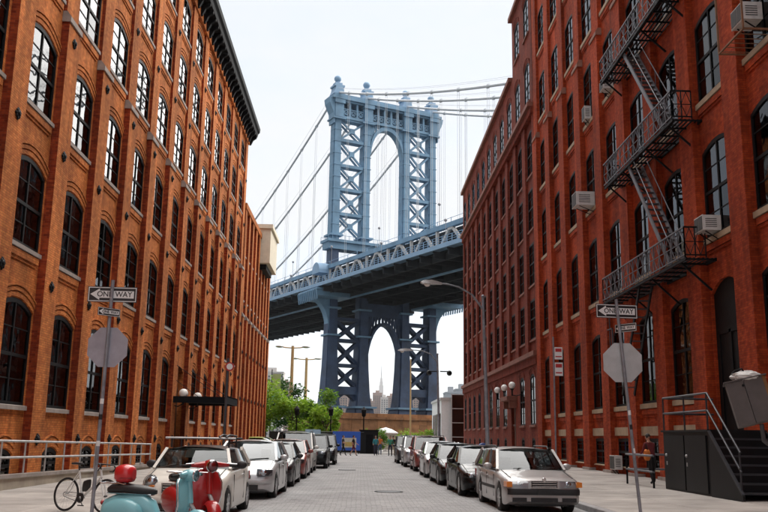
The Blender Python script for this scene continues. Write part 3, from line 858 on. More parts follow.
for k, xc in enumerate(LEGS):
    lm = leg(xc, k); lm.m = [1 if sum(lm.v[i][2] for i in f) / len(f) < 44 else 0 for f in lm.f]; lo = lm.build('tower_leg', [blue, MATS['bridge_shaded']], BR)  # faces below the deck take the blue with shade painted in
    pl = MB()
    for z in (9.0, 27.0, 34.0, 53.4, 85.8): pl.box(xc - 1.9, xc + 1.9, -2.1, 2.1, z, z + 0.45) if z > 20 else pl.box(xc - 3.1, xc + 3.1, -3.5, 3.5, z - 0.2, z + 0.3)
    pl.build('leg_collar', blue, lo)
    for q in range(9):
        MB().box(xc - 1.21 + q * 0.004, xc + 1.21 - q * 0.004, -1.46 + q * 0.008, 1.42 - q * 0.008, 56.5 + q * 3.3, 56.62 + q * 3.3).build('plate_seam', blue, lo)
# X bracing in the side panels
def bracing(xa, xb, zs, nm, mat_, th=0.5, yy=-0.2):
    for i in range(len(zs) - 1):
        z0, z1 = zs[i], zs[i + 1]
        m = MB(); m.bar((xa, yy - 0.55, z0 + 0.3), (xb, yy - 0.55, z1 - 0.3), th, 0.4, up=(0, 1, 0)); m.bar((xa, yy - 0.1, z1 - 0.3), (xb, yy - 0.1, z0 + 0.3), th, 0.4, up=(0, 1, 0))
        m.box((xa + xb) / 2 - 0.7, (xa + xb) / 2 + 0.7, yy - 0.72, yy + 0.1, (z0 + z1) / 2 - 0.7, (z0 + z1) / 2 + 0.7)
        m.bar((xa, 1.0, z0 + 0.3), (xb, 1.0, z1 - 0.3), th, 0.35, up=(0, 1, 0)); m.bar((xa, 1.35, z1 - 0.3), (xb, 1.35, z0 + 0.3), th, 0.35, up=(0, 1, 0))
        m.build('cross_brace', mat_, BR)
        s = MB(); s.box(xa, xb, -1.15, 1.15, z1 - 0.42, z1 + 0.42); s.build('strut', mat_, BR)
for xa, xb in ((LEGS[0] + 1.0, LEGS[1] - 1.0), (LEGS[2] + 1.0, LEGS[3] - 1.0)):
    bracing(xa, xb, [53.4, 59.6, 66.4, 73.0, 80.2, 86.2], 'upper', blue)
    bracing(xa + 0.2, xb - 0.2, [13.8, 19.6, 26.0, 31.5], 'lower', MATS['bridge_shaded'], th=0.8)
    MB().prism([(xa, 12.2), (xb, 12.2), (xb, 14.2), (xa, 14.2)], lambda u, v, q: (u, q, v), -1.6, 1.6).build('strut', MATS['bridge_shaded'], BR)
    # low arch between the feet
    pts = [(xa + (xb - xa) * i / 8, 9.2 + 3.0 * math.sin(math.pi * i / 8)) for i in range(9)]
    MB().prism([(xa - 0.3, 12.2), (xa - 0.3, 9.0)] + pts + [(xb + 0.3, 9.0), (xb + 0.3, 12.2)], lambda u, v, q: (u, q, v), -0.9, 0.9).build('foot_arch', MATS['bridge_shaded'], BR)
# central arches (upper gothic-round, lower)
def portal(z_spring, z_top, z_head, x0, x1, th, d, mat_):
    n = 16; xc, a = (x0 + x1) / 2, (x1 - x0) / 2
    m = MB()
    for i in range(n):
        t0, t1 = math.pi * i / n, math.pi * (i + 1) / n
        f = lambda t, k: (xc - (a - k * (0.25 + 0.75 * math.sin(t))) * math.cos(t), z_spring + (z_top - z_spring - k * (0.25 + 0.75 * math.sin(t))) * max(0.0, math.sin(t)) ** 0.85)
        i0, i1, o0, o1 = f(t0, th), f(t1, th), f(t0, 0), f(t1, 0)
        m.prism([i0, i1, o1, o0], lambda u, v, q: (u, q, v), -d, d)
    ro = m.build('portal_arch', mat_, BR)
    for i in range(n):     # spandrel lattice bars up to the head beam
        t0 = math.pi * (i + 0.5) / n
        p = (xc - a * math.cos(t0), z_spring + (z_top - z_spring) * math.sin(t0) ** 0.85)
        if z_head - p[1] > 0.8:
            s = MB(); s.bar((p[0], -d * 0.5, p[1]), (p[0], -d * 0.5, z_head), 0.3, 0.3)
            q = (xc - a * math.cos(t0 + math.pi / n), z_head) if i < n / 2 else (xc - a * math.cos(t0 - math.pi / n), z_head)
            s.bar((p[0], -d * 0.5, p[1]), (q[0], -d * 0.5, q[1]), 0.28, 0.28)
            s.bar((p[0], d * 0.5, p[1]), (p[0], d * 0.5, z_head), 0.3, 0.3)
            s.build('lattice', mat_, ro)
portal(77.5, 86.3, 87.2, LEGS[1] + 0.9, LEGS[2] - 0.9, 1.1, 1.15, blue)
portal(19.0, 31.5, 34.5, LEGS[1] + 0.9, LEGS[2] - 0.9, 0.8, 1.4, MATS['bridge_shaded'])
MB().box(LEGS[1] + 1, LEGS[2] - 1, -1.2, 1.2, 32.8, 36.2).build('strut', MATS['bridge_shaded'], BR)
# head: frieze with openings, cornice, finials
hd = MB()
x0, x1 = LEGS[0] - 1.3, LEGS[3] + 1.3
hd.box(x0, x1, -1.45, 1.45, 86.3, 87.0)
hd.box(x0 - 0.2, x1 + 0.2, -1.7, 1.7, 90.9, 91.4); hd.box(x0 - 0.9, x1 + 0.9, -2.4, 2.4, 91.4, 92.1); hd.box(x0 - 0.3, x1 + 0.3, -1.9, 1.9, 92.1, 93.0)
hd.box(x0, x1, 0.9, 1.3, 87.0, 90.9)
head = hd.build('tower_head', blue, BR)
for (xa, xb, k) in ((LEGS[0] + 1.1, LEGS[1] - 1.1, 3), (LEGS[1] + 1.1, LEGS[2] - 1.1, 5), (LEGS[2] + 1.1, LEGS[3] - 1.1, 3)):
    for i in range(k + 1):
        x = xa + (xb - xa) * i / k
        MB().box(x - 0.28, x + 0.28, -1.4, 0.9, 87.0, 90.9).build('frieze_post', blue, head)
        if i < k:
            xm, hw = x + (xb - xa) / k / 2, (xb - xa) / k / 2 - 0.28
            g = MB()
            g.lathe([(hw * 0.55, -0.14), (hw * 0.85, -0.14), (hw * 0.85, 0.14), (hw * 0.55, 0.14)], (xm, -1.1, 87.3 + hw), 'y', 12, closed=True)
            g.box(xm - hw, xm + hw, -1.3, -1.0, 87.3 + 2 * hw, 87.55 + 2 * hw)
            g.bar((xm - hw, -1.1, 87.0), (xm + hw, -1.1, 87.2 + 2 * hw), 0.16); g.bar((xm + hw, -1.1, 87.0), (xm - hw, -1.1, 87.2 + 2 * hw), 0.16)
            g.build('frieze_rosette', blue, head)
for xc in LEGS:
    p = MB(); p.box(xc - 1.25, xc + 1.25, -1.9, 1.9, 86.4, 91.6); p.box(xc - 1.5, xc + 1.5, -2.3, 2.3, 90.2, 91.4)
    p.build('pilaster', blue, head)
    f = MB()
    f.prism([(-1.7, 93.0), (1.7, 93.0), (1.25, 94.2), (1.1, 95.2), (-1.1, 95.2), (-1.25, 94.2)], lambda u, v, q: (xc + u, q, v), -1.6, 1.6)
    f.box(xc - 1.5, xc + 1.5, -1.6, 1.6, 95.2, 95.7); f.box(xc - 1.0, xc + 1.0, -1.0, 1.0, 95.7, 96.5)
    f.lathe([(0.5, 96.5), (0.55, 97.0), (0.0, 97.0)], (xc, 0, 0), n=12)
    f.ball((xc, 0, 97.85), 1.0, 16)
    f.build('finial', light, BR, smooth=40)
# console bulges at the ends of the head
for xc, sg in ((LEGS[0] - 1.2, -1), (LEGS[3] + 1.2, 1)):
    MB().prism([(0, 84.5), (sg * 0.3, 84.5), (sg * 0.5, 87.5), (sg * 1.7, 90.2), (sg * 1.9, 91.6), (0, 91.6)], lambda u, v, q: (xc + u, q, v), -1.7, 1.7).build('console', blue, BR)
# platform round the legs above the deck
pf = MB(); pf.box(LEGS[0] - 2.6, LEGS[3] + 2.6, -2.6, 2.6, 51.6, 52.3); pf.box(LEGS[0] - 2.2, LEGS[3] + 2.2, -2.0, 2.0, 49.8, 51.6)
pf.build('portal_beam', blue, BR)
m = MB()
for yy in (-2.5, 2.5):
    for x in [LEGS[0] - 2.5 + i * 1.2 for i in range(30)]: m.box(x - 0.04, x + 0.04, yy - 0.04, yy + 0.04, 52.3, 53.4)
    m.box(LEGS[0] - 2.5, LEGS[3] + 2.5, yy - 0.04, yy + 0.04, 53.3, 53.4)
m.build('railing', light, BR)
# brackets under the deck at the legs: curved knee flaring to the deck edge
for xc, sg in ((LEGS[0], -1), (LEGS[3], 1)):
    m = MB()
    pts = [(0, 26.0)] + [(sg * (1.2 + 5.2 * (1 - math.cos(t))), 28.5 + 8.0 * math.sin(t)) for t in [i * math.pi / 16 for i in range(9)]] + [(sg * 6.4, 38.0), (0, 38.0)]
    if sg < 0: pts = list(reversed(pts))
    m.prism(pts, lambda u, v, q: (xc + u, q, v), -1.3, 1.3)
    m.build('knee_bracket', blue, BR)
    m = MB(); m.box(xc + sg * 2 - 4.6, xc + sg * 2 + 4.6, -6.0, 6.0, 36.4, 38.0)
    m.box(xc + sg * 2 - 4.9, xc + sg * 2 + 4.9, -6.3, 6.3, 37.9, 38.4)
    m.build('deck_balcony', blue, BR)
    for i in range(11):
        MB().bar((xc + sg * 6.6, -6 + i * 1.2, 35.4), (xc + sg * 7.0, -6 + i * 1.2, 38.0), 0.25, 0.4).build('balcony_bracket', blue, BR)
    # round-roofed hood over the walkway beside the leg
    hm = MB(); prof_ = [(-2.3, 0), (-2.3, 0.9)] + [(-2.3 * math.cos(t), 0.9 + 2.0 * math.sin(t)) for t in [i * math.pi / 10 for i in range(11)]] + [(2.3, 0)]
    hm.prism(prof_, lambda u, v, q: (xc + sg * 3.2 + q, u, 43.0 + v), -1.6, 1.6)
    hm.build('walkway_hood', light, BR, smooth=40)
# masonry pier
mp_ = empty('masonry_pier', parent=BR)
mp_.location = (0, 0, 0)
blk = {}
zc = -0.6
for ci, (hh, ins) in enumerate(((1.6, 0), (1.3, 0.15), (1.3, 0.3), (1.2, 0.45), (1.2, 0.6), (0.55, 0.1), (0.9, 0.9))):
    xa, xb, ya, yb = -2.2 + ins, 37.2 - ins, -8.5 + ins, 8.5 - ins
    MB().box(xa + 0.1, xb - 0.1, ya + 0.1, yb - 0.1, zc, zc + hh).build('core_course', MATS['masonry'], mp_)
    nb = 16; L_ = (xb - xa) / nb
    key = (round(L_, 3), hh)
    bm_ = MB().box(0.03, L_ - 0.03, 0, 0.5, 0.03, hh - 0.03).mesh('stone_block', MATS['masonry'])
    for i in range(nb): inst('stone_block', bm_, mp_, (xa + i * L_, ya + random.uniform(-0.05, 0.05), zc))
    for i in range(7):
        L2 = (yb - ya) / 7
        bm2 = MB().box(0, 0.5, 0.03, L2 - 0.03, 0.03, hh - 0.03).mesh('stone_block', MATS['masonry'])
        inst('stone_block', bm2, mp_, (xa + random.uniform(-0.05, 0.05), ya + i * L2, zc))
    zc += hh
# stiffening trusses, roadways
Y0, Y1, PAN = -148.0, 240.0, 5.4
NP = int((Y1 - Y0) / PAN)
def truss(xp, side, full):
    tr = MB(); bo = MB()
    ys = [Y0 + i * PAN for i in range(NP + 1)]
    for i in range(NP):
        a, b = ys[i], ys[i + 1]; za, zb = deck_z(a), deck_z(b)
        tr.bar((xp, a, za + 5.3), (xp, b, zb + 5.3), 1.0, 1.0)
        bo.bar((xp, a, za + 0.3), (xp, b, zb + 0.3), 0.8, 0.7)
    t_o = tr.build('top_chord', blue, BR); b_o = bo.build('bottom_chord', light, BR)
    dg = MB(); L_ = math.hypot(PAN, 4.6)
    for i in range(NP + 1):
        y = ys[i]; z = deck_z(y)
        if i % 2 == 0 and i + 1 <= NP:
            for q in (-1, 1):
                if 0 <= i + q <= NP:
                    m = MB(); m.bar((xp, y + q * 0.35, z + 4.95), (xp, y + q * (PAN - 0.5), z + 0.5), 0.62, 0.5, up=(1, 0, 0)); m.build('web_diagonal', pale, BR)
            MB().box(xp - 0.34, xp + 0.34, y - 0.95, y + 0.95, z + 4.3, z + 4.9).build('gusset', pale, BR)
        elif i % 2:
            MB().box(xp - 0.25, xp + 0.25, y - 0.28, y + 0.28, z + 0.5, z + 5.0).build('web_post', pale, BR)
truss(1.0, -1, True)
truss(34.4, 1, True)
def strip(name, x0, x1, dz0, dz1, mat_, y0=Y0, y1=Y1):
    m = MB(); za, zb = deck_z(y0), deck_z(y1)
    v = [(x, y, z) for y, zz in ((y0, za), (y1, zb)) for x, z in ((x0, zz + dz0), (x1, zz + dz0), (x1, zz + dz1), (x0, zz + dz1))]
    m.add(v, ((0, 1, 2, 3), (7, 6, 5, 4), (0, 4, 5, 1), (1, 5, 6, 2), (2, 6, 7, 3), (3, 7, 4, 0)))
    return m.build(name, mat_, BR)
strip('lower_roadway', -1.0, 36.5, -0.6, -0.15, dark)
strip('upper_roadway', 2.2, 33.2, 4.2, 4.9, dark)
strip('walkway', -3.2, -0.2, -0.30, 0.0, light); strip('walkway', 35.6, 38.4, -0.30, 0.0, light)
strip('edge_beam', -3.5, -3.1, -0.55, 0.35, light); strip('edge_beam', 38.4, 38.8, -0.55, 0.35, blue)
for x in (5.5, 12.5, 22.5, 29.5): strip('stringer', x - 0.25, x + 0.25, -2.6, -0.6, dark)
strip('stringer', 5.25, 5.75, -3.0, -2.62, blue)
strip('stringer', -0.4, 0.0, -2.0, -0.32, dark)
fbm = {}
for i in range(NP + 1):
    y = Y0 + i * PAN; z = deck_z(y)
    m = MB(); m.box(-3.0, 38.3, -0.2, 0.2, -2.0, -0.62); m.bar((0, 0, -2.0), (-3.2, 0, -0.7), 0.3, 0.3)
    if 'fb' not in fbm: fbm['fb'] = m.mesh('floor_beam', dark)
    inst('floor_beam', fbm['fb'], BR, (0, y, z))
# walkway railing: posts and rails, near side and far side
for xr_, nm in ((-3.3, 'near'), (38.6, 'far')):
    m = MB(); k = 0
    y = Y0
    while y < Y1:
        z = deck_z(y); m.box(xr_ - 0.06, xr_ + 0.06, y - 0.06, y + 0.06, z + 0.3, z + 1.75); y += PAN / 3
    for dz in (0.8, 1.25, 1.75): m.bar((xr_, Y0, deck_z(Y0) + dz), (xr_, Y1, deck_z(Y1) + dz), 0.09, 0.09)
    m.build('walkway_railing', light, BR)
# tall mesh screen posts above the top chord
for xr_ in (1.0, 34.4):
    m = MB(); y = Y0
    while y < Y1:
        z = deck_z(y); m.box(xr_ - 0.05, xr_ + 0.05, y - 0.05, y + 0.05, z + 5.6, z + 6.9); y += PAN
    m.bar((xr_, Y0, deck_z(Y0) + 6.8), (xr_, Y1, deck_z(Y1) + 6.8), 0.07, 0.07)
    m.build('top_railing', light, BR)
# cables and suspenders
def cable_z(y):
    if y >= 0: return 49.5 + 44.5 * ((224 - y) / 224) ** 2
    q = -y / 221
    return 94.0 - 50 * q - 9.5 * 4 * q * (1 - q)
for xc in LEGS:
    ys = [-215 + i * 4.3 for i in range(51)] + [i * 6.0 for i in range(1, 45)]
    c = MB().tube([(xc, y, cable_z(y)) for y in ys], 0.30, 8).build('main_cable', MATS['cable_grey'], BR, smooth=60)
    hr = MB()
    for q in (-0.5, 0.5): hr.tube([(xc + q, y, cable_z(y) + 1.25) for y in ys], 0.035, 4)
    hr.build('cable_hand_rope', MATS['cable_grey'], c)
    for i in range(NP + 1):
        y = Y0 + i * PAN
        if i % 2 == 0 and abs(y) > 4 and cable_z(y) > deck_z(y) + 6:
            for q in (-0.22, 0.22):
                m = MB(); m.tube([(xc + q, y, deck_z(y) + 5.0), (xc + q, y, cable_z(y))], 0.042, 4, cap=False)
                m.build('suspender', MATS['cable_grey'], BR)
            MB().lathe([(0.0, -0.35), (0.42, -0.35), (0.42, 0.35), (0, 0.35)], (xc, y, cable_z(y)), 'y', 8).build('cable_band', MATS['cable_grey'], BR)
# lamps along the walkway
plain('lamp_grey', (0.3, 0.3, 0.32), 0.5, var=0.1)
lm_ = MB(); lm_.tube([(0, 0, 0), (0, 0, 4.6)], 0.06, 6); lm_.ball((0, 0, 4.9), 0.34, 8)
lme = lm_.mesh('walkway_lamp', MATS['lamp_grey'], smooth=50)
for i in range(12):
    y = -120 + i * 27
    if abs(y) > 12: inst('walkway_lamp', lme, BR, (-3.0, y, deck_z(y) + 5.4 - 5.4))
    inst('walkway_lamp', lme, BR, (1.0, y + 9, deck_z(y + 9) + 5.6))

# ------------------------------------------------------------------ street furniture
plain('sign_black', (0.015, 0.015, 0.017), 0.4, var=0.1)
plain('sign_white', (0.75, 0.76, 0.76), 0.4, var=0.06)
plain('sign_back', (0.36, 0.36, 0.42), 0.5, metal=0.3, var=0.12, scale=4)
plain('sign_back_pale', (0.46, 0.48, 0.49), 0.5, metal=0.2, var=0.12, scale=4)
plain('sign_red', (0.45, 0.02, 0.02), 0.4, var=0.05)

def text_mesh(txt, size, matn, depth=0.002, squeeze=1.0):
    cu = bpy.data.curves.new('lettering', 'FONT'); cu.body = txt; cu.size = size; cu.extrude = depth
    cu.align_x = 'CENTER'; cu.align_y = 'CENTER'; cu.offset = size * 0.012
    o = bpy.data.objects.new('lettering', cu); COL.objects.link(o)
    dg = bpy.context.evaluated_depsgraph_get()
    me = bpy.data.meshes.new_from_object(o.evaluated_get(dg))
    COL.objects.unlink(o); bpy.data.objects.remove(o)
    me.transform(Matrix.Rotation(math.pi / 2, 4, 'X') @ Matrix.Diagonal((squeeze, 1, 1, 1)))
    me.materials.clear(); me.materials.append(MATS[matn])
    return me

def octagon(r, y0, y1):
    m = MB(); pts = [(r * math.cos(R(22.5 + 45 * k)), r * math.sin(R(22.5 + 45 * k))) for k in range(8)]
    m.prism(pts, lambda u, v, q: (u, q, v), y0, y1)
    return m

def one_way(parent, loc, rz, s=1.0, txt=True):
    """black plate, white border, white left arrow with black letters; faces -y"""
    w, h = 0.96 * s, 0.31 * s
    p = MB().box(-w / 2, w / 2, -0.004, 0.004, -h / 2, h / 2).build('one_way_sign', MATS['sign_black'], parent, loc=loc, rz=rz)
    b = MB(); t = 0.014 * s
    for x0, x1, z0, z1 in ((-w / 2 + t, w / 2 - t, h / 2 - 2 * t, h / 2 - t), (-w / 2 + t, w / 2 - t, -h / 2 + t, -h / 2 + 2 * t), (-w / 2 + t, -w / 2 + 2 * t, -h / 2 + 2 * t, h / 2 - 2 * t), (w / 2 - 2 * t, w / 2 - t, -h / 2 + 2 * t, h / 2 - 2 * t)):
        b.box(x0, x1, -0.0075, -0.004, z0, z1)
    b.build('border', MATS['sign_white'], p)
    a = MB(); k = s
    a.prism([(-0.43 * k, 0), (-0.25 * k, -0.115 * k), (-0.25 * k, -0.072 * k), (0.42 * k, -0.072 * k), (0.42 * k, 0.072 * k), (-0.25 * k, 0.072 * k), (-0.25 * k, 0.115 * k)], lambda u, v, q: (u, q, v), -0.008, -0.0042)
    a.build('arrow', MATS['sign_white'], p)
    if txt:
        o = inst('lettering', text_mesh('ONE', 0.15 * k, 'sign_black', squeeze=0.95), p, (-0.15 * k, -0.0095, 0.0))
        o = inst('lettering', text_mesh('WAY', 0.15 * k, 'sign_black', squeeze=0.95), p, (0.22 * k, -0.0095, 0.0))
    return p

def sign_pole(base, top, label, back, octc, octr, ow_c, ow_rz, small, oct_rz=0.0, small_rz=0.6):
    e = empty('sign_pole', base, label=label, cat='sign post', group='one-way sign posts at the kerbs')
    b = Vector(base)
    d = (Vector(top) - b)
    po = MB().tube([(0, 0, -0.05), d], 0.036, 10).build('post', MATS['pole_grey'], e, smooth=50)
    MB().tube([(0, 0, -0.02), (0, 0, 0.05)], 0.07, 10).build('collar', MATS['pole_grey'], po, smooth=50)
    def onp(z, dy=0.0):
        t = (z - b.z) / d.z; q = d * t; return (q.x, q.y + dy, z - b.z)
    oc = octagon(octr, 0.045, 0.05).build('stop_sign', MATS[back], e, loc=onp(octc), rz=oct_rz)
    octagon(octr - 0.012, 0.051, 0.053).build('face', MATS['sign_red'], oc)
    for dz in (0.2, -0.2): MB().box(-0.02, 0.02, 0.035, 0.045, dz - 0.02, dz + 0.02).build('bolt', MATS['galvanised'], oc)
    one_way(e, onp(ow_c, 0.05), ow_rz)
    q = onp(small[0], 0.03)
    one_way(e, (q[0] + small[1], q[1] - 0.1, q[2]), small_rz, s=0.52 if small[2] else 0.6)
    for z in (ow_c + 0.08, ow_c - 0.08): MB().tube([onp(z, -0.045), onp(z, 0.05)], 0.012, 6).build('bracket', MATS['galvanised'], e)
    for k, z in enumerate((1.4, 1.9, 2.2)): 
        p0, p1 = onp(z), onp(z + 0.10)
        MB().tube([p0, p1], 0.0375, 10).build('sticker', MATS['sign_white' if k != 1 else 'sign_black'], po)
sign_pole((-5.03, 17.2, 0.12), (-4.98, 17.2, 4.63), 'grey sign post with one-way sign beside the bicycle on the left', 'sign_back', 3.30, 0.42, 4.35, 0.05, (3.98, 0.0, True), oct_rz=0.0, small_rz=0.85)
sign_pole((5.95, 18.9, 0.14), (5.60, 18.9, 4.72), 'leaning grey sign post with one-way sign on the right pavement', 'sign_back_pale', 3.33, 0.46, 4.46, 0.12, (4.08, 0.12, False), small_rz=-0.95)

def slim_post(loc, h, label, plates):
    e = empty('parking_sign_post', loc, label=label, cat='sign post')
    MB().tube([(0, 0, -0.05), (0, 0, h)], 0.03, 8).build('post', MATS['pole_grey'], e, smooth=50)
    for (z, w, hh, dx, mats, rz) in plates:
        p = MB().box(-w / 2, w / 2, -0.004, 0.004, -hh / 2, hh / 2).build('sign_plate', MATS['sign_white'], e, loc=(dx, -0.04, z), rz=rz)
        MB().box(-w / 2 + 0.03, w / 2 - 0.03, -0.0065, -0.004, hh * 0.12, hh * 0.4).build('coloured_band', MATS[mats], p)
        MB().box(-w / 2 + 0.03, w / 2 - 0.03, -0.0065, -0.004, -hh * 0.32, -hh * 0.22).build('coloured_band', MATS[mats], p)
slim_post((7.3, 33.0, 0.16), 5.35, 'slim post with two white parking plates on the right pavement', [(4.72, 0.30, 0.46, 0.18, 'sign_red', 0.0), (4.12, 0.30, 0.5, 0.18, 'sign_red', 0.0)])
e = empty('parking_sign_post', (-4.75, 31.2, 0.12), label='dark slim post with a round red-ringed plate beyond the silver car', cat='sign post')
MB().tube([(0, 0, -0.05), (0.0, 0, 4.2)], 0.045, 8).build('post', MATS['iron_grey'], e, smooth=50)
p = MB().lathe([(0, -0.01), (0.16, -0.01), (0.16, 0.01), (0, 0.01)], (0.08, -0.06, 3.9), 'y', 16).build('round_plate', MATS['sign_red'], e)
MB().lathe([(0, -0.006), (0.11, -0.006), (0.11, 0.0)], (0.08, -0.072, 3.9), 'y', 16).build('centre', MATS['sign_white'], p)

# cobra-head street lamps
def cobra(base, h, arm, label, lean=0.0, sc=1.0):
    e = empty('street_lamp', base, label=label, cat='street lamp', group='cobra-head street lamps on the right kerb')
    MB().tube([(0, 0, 0), (0, 0, 0.5), (0.0, 0, 0.55), (lean, 0, h)], [0.14 * sc, 0.13 * sc, 0.10 * sc, 0.06 * sc], 10).build('post', MATS['pole_grey'], e, smooth=50)
    MB().lathe([(0.24, 0), (0.24, 0.15), (0.16, 0.35), (0.13, 0.75), (0.11, 0.8)], n=8).build('base', MATS['pole_grey'], e, smooth=30)
    ax, ay, az = arm
    pts = [(lean, 0, h - 0.55), (lean + ax * 0.25, ay * 0.25, h - 0.05 + az * 0.3), (lean + ax * 0.55, ay * 0.55, h + az * 0.85), (lean + ax * 0.8, ay * 0.8, h + az), (lean + ax, ay, h + az)]
    MB().tube(pts, [0.045 * sc, 0.04 * sc, 0.038 * sc, 0.035 * sc, 0.035 * sc], 8).build('arm', MATS['pole_grey'], e, smooth=50)
    MB().ball((lean, 0, h + 0.05), 0.085 * sc, 8).build('post_cap', MATS['pole_grey'], e, smooth=50)
    hx, hy = lean + ax, ay; hz = h + az
    n_ = math.hypot(ax, ay); ux, uy = ax / n_, ay / n_
    m = MB(); rows = []
    for (q, w, zt, zb) in ((-0.15, 0.05, 0.05, -0.05), (0.1, 0.10, 0.08, -0.06), (0.45, 0.16, 0.10, -0.09), (0.75, 0.18, 0.06, -0.10), (0.95, 0.06, -0.02, -0.08)):
        q *= sc; cxx, cyy = hx + ux * q, hy + uy * q
        rows.append([(cxx - uy * w * a * sc, cyy + ux * w * a * sc, hz + (zt if b > 0 else zb) * sc) for a, b in ((-0.6, 1), (0.6, 1), (1, 0), (0.7, -1), (-0.7, -1), (-1, 0))])
    m.grid(rows, wrap=True); m.add(rows[0], ((0, 1, 2, 3, 4, 5),)); m.add(rows[-1], ((5, 4, 3, 2, 1, 0),))
    hd_ = m.build('lamp_head', MATS['galvanised'], e, smooth=50)
    MB().ball((hx + ux * 0.62 * sc, hy + uy * 0.62 * sc, hz - 0.12 * sc), 0.14 * sc, 10, sc=(1, 1, 0.7)).build('lens', MATS['globe_glass'], hd_, smooth=60)
    return e
cobra((5.72, 39.6, 0.14), 7.9, (-2.15, -1.2, 0.42), 'tall grey street lamp with long arm before the brown block', lean=-0.18)
l2 = cobra((5.72, 64.0, 0.14), 7.5, (-2.0, -0.3, 0.30), 'farther grey street lamp with spotlights beside the white building', lean=-0.15)
for k in (-1, 1):
    sp_ = MB(); sp_.lathe([(0.0, -0.28), (0.13, -0.28), (0.2, 0.22), (0.0, 0.22)], (k * 0.75, 0, 6.2), 'y', 10); sp_.tube([(k * 0.05, 0, 6.3), (k * 0.7, 0, 6.3)], 0.04, 6)
    sp_.build('spotlight', MATS['iron_black'], l2, smooth=50)
# double-headed poles in the park
plain('pole_tan', (0.42, 0.28, 0.13), 0.7, var=0.15)
def park_pole(loc, h, label, heads):
    e = empty('park_light_pole', loc, label=label, cat='light pole', group='tan light poles in the park')
    MB().tube([(0, 0, 0), (0, 0, h)], [0.26, 0.17], 10).build('post', MATS['pole_tan'], e, smooth=50)
    for s_ in heads:
        a = MB(); a.tube([(0, 0, h - 0.25), (s_ * 0.9, 0, h - 0.2), (s_ * 1.4, 0, h - 0.1)], 0.07, 6); a.build('arm', MATS['pole_tan'], e)
        MB().ball((s_ * 1.6, 0, h - 0.08), 0.42, 10, sc=(1.2, 0.7, 0.4)).build('lamp_head', MATS['galvanised'], e, smooth=50)
park_pole((-8.3, 105, 0.05), 12.2, 'nearer tan light pole with two lamp heads rising behind the park trees', (-1, 1))
park_pole((-7.6, 121, 0.05), 12.2, 'farther thin tan light pole with lamp heads behind the park trees', (-1, 1))
e = empty('flag_pole', (6.35, 112, 0.05), label='thin pale pole standing before the bridge pier right of centre', cat='pole')
MB().tube([(0, 0, 0), (-0.05, 0, 11.5)], [0.13, 0.07], 8).build('post', MATS['pole_tan'], e, smooth=50)
MB().lathe([(0.24, 0), (0.24, 0.4), (0.14, 0.7)], n=8).build('base', MATS['iron_grey'], e)

# ramp wall and tube railing along the left building
RX = -9.35
e = empty('access_ramp', (RX, 10, 0), label='low concrete access ramp along the left warehouse wall', cat='ramp')
z_r0, z_r1 = 0.50, 0.20
def ramp_z(y): return 0.62 - (y - 10) * 0.013
m = MB()
y0r, y1r = 9.0, 39.8
v = [(x, y, z) for y in (y0r, y1r) for x, z in ((-0.80, 0.0), (0.14, 0.0), (0.14, ramp_z(y)), (-0.80, ramp_z(y)))]
m.add([(a, b - 10, c) for a, b, c in v], ((3, 2, 1, 0), (4, 5, 6, 7), (0, 1, 5, 4), (1, 2, 6, 5), (2, 3, 7, 6), (3, 0, 4, 7)))
m.build('slab', MATS['concrete_wall'], e)
m = MB(); v = [(x, y, z) for y in (y0r, y1r + 0.01) for x, z in ((-0.02, ramp_z(y)), (0.19, ramp_z(y)), (0.19, ramp_z(y) + 0.10), (-0.02, ramp_z(y) + 0.10))]
m.add([(a, b - 10, c) for a, b, c in v], ((3, 2, 1, 0), (4, 5, 6, 7), (0, 1, 5, 4), (1, 2, 6, 5), (2, 3, 7, 6), (3, 0, 4, 7))); m.build('coping', MATS['stone_sill'], e)
e = empty('tube_railing', (RX + 0.08, 10, 0), label='pale galvanised tube railing on the ramp along the left warehouse', cat='railing')
for dz in (0.86, 0.43):
    MB().tube([(0, y0r - 10, ramp_z(y0r) + 0.1 + dz), (0, y1r - 10.0, ramp_z(y1r) + 0.1 + dz)], 0.032, 8).build('rail', MATS['galvanised'], e, smooth=60)
y = 10.2
while y < 39.9:
    MB().tube([(0, y - 10, ramp_z(y) + 0.08), (0, y - 10, ramp_z(y) + 0.96)], 0.028, 8).build('post', MATS['galvanised'], e, smooth=60); y += 1.64

# fire escape
fe = empty('fire_escape', (XR, 32.6, 7.6), label='black iron fire escape zigzagging up the red warehouse front', cat='fire escape')
LV = [0.0, 5.0, 9.9, 14.75]
XO = -1.05
def lattice_rail(parent, p, q, h, matn, cross=True, step=0.62):
    """railing panel from p to q (local), height h"""
    p, q = Vector(p), Vector(q); L_ = (q - p).length; n = max(1, round(L_ / step)); up = Vector((0, 0, h))
    m = MB()
    m.bar(p + up, q + up, 0.05, 0.05); m.bar(p + up * 0.08, q + up * 0.08, 0.04, 0.04); m.bar(p + up * 0.52, q + up * 0.52, 0.025, 0.025)
    for i in range(n + 1):
        a = p + (q - p) * i / n
        m.bar(a, a + up, 0.035, 0.035)
        if cross and i < n:
            b = p + (q - p) * (i + 1) / n; c = (a + b) / 2
            m.bar(a + up * 0.52, c + up * 0.97, 0.02, 0.02); m.bar(c + up * 0.97, b + up * 0.52, 0.02, 0.02)
            m.bar(a + up * 0.52, c + up * 0.1, 0.02, 0.02); m.bar(c + up * 0.1, b + up * 0.52, 0.02, 0.02)
    return m.build('railing', MATS[matn], parent)
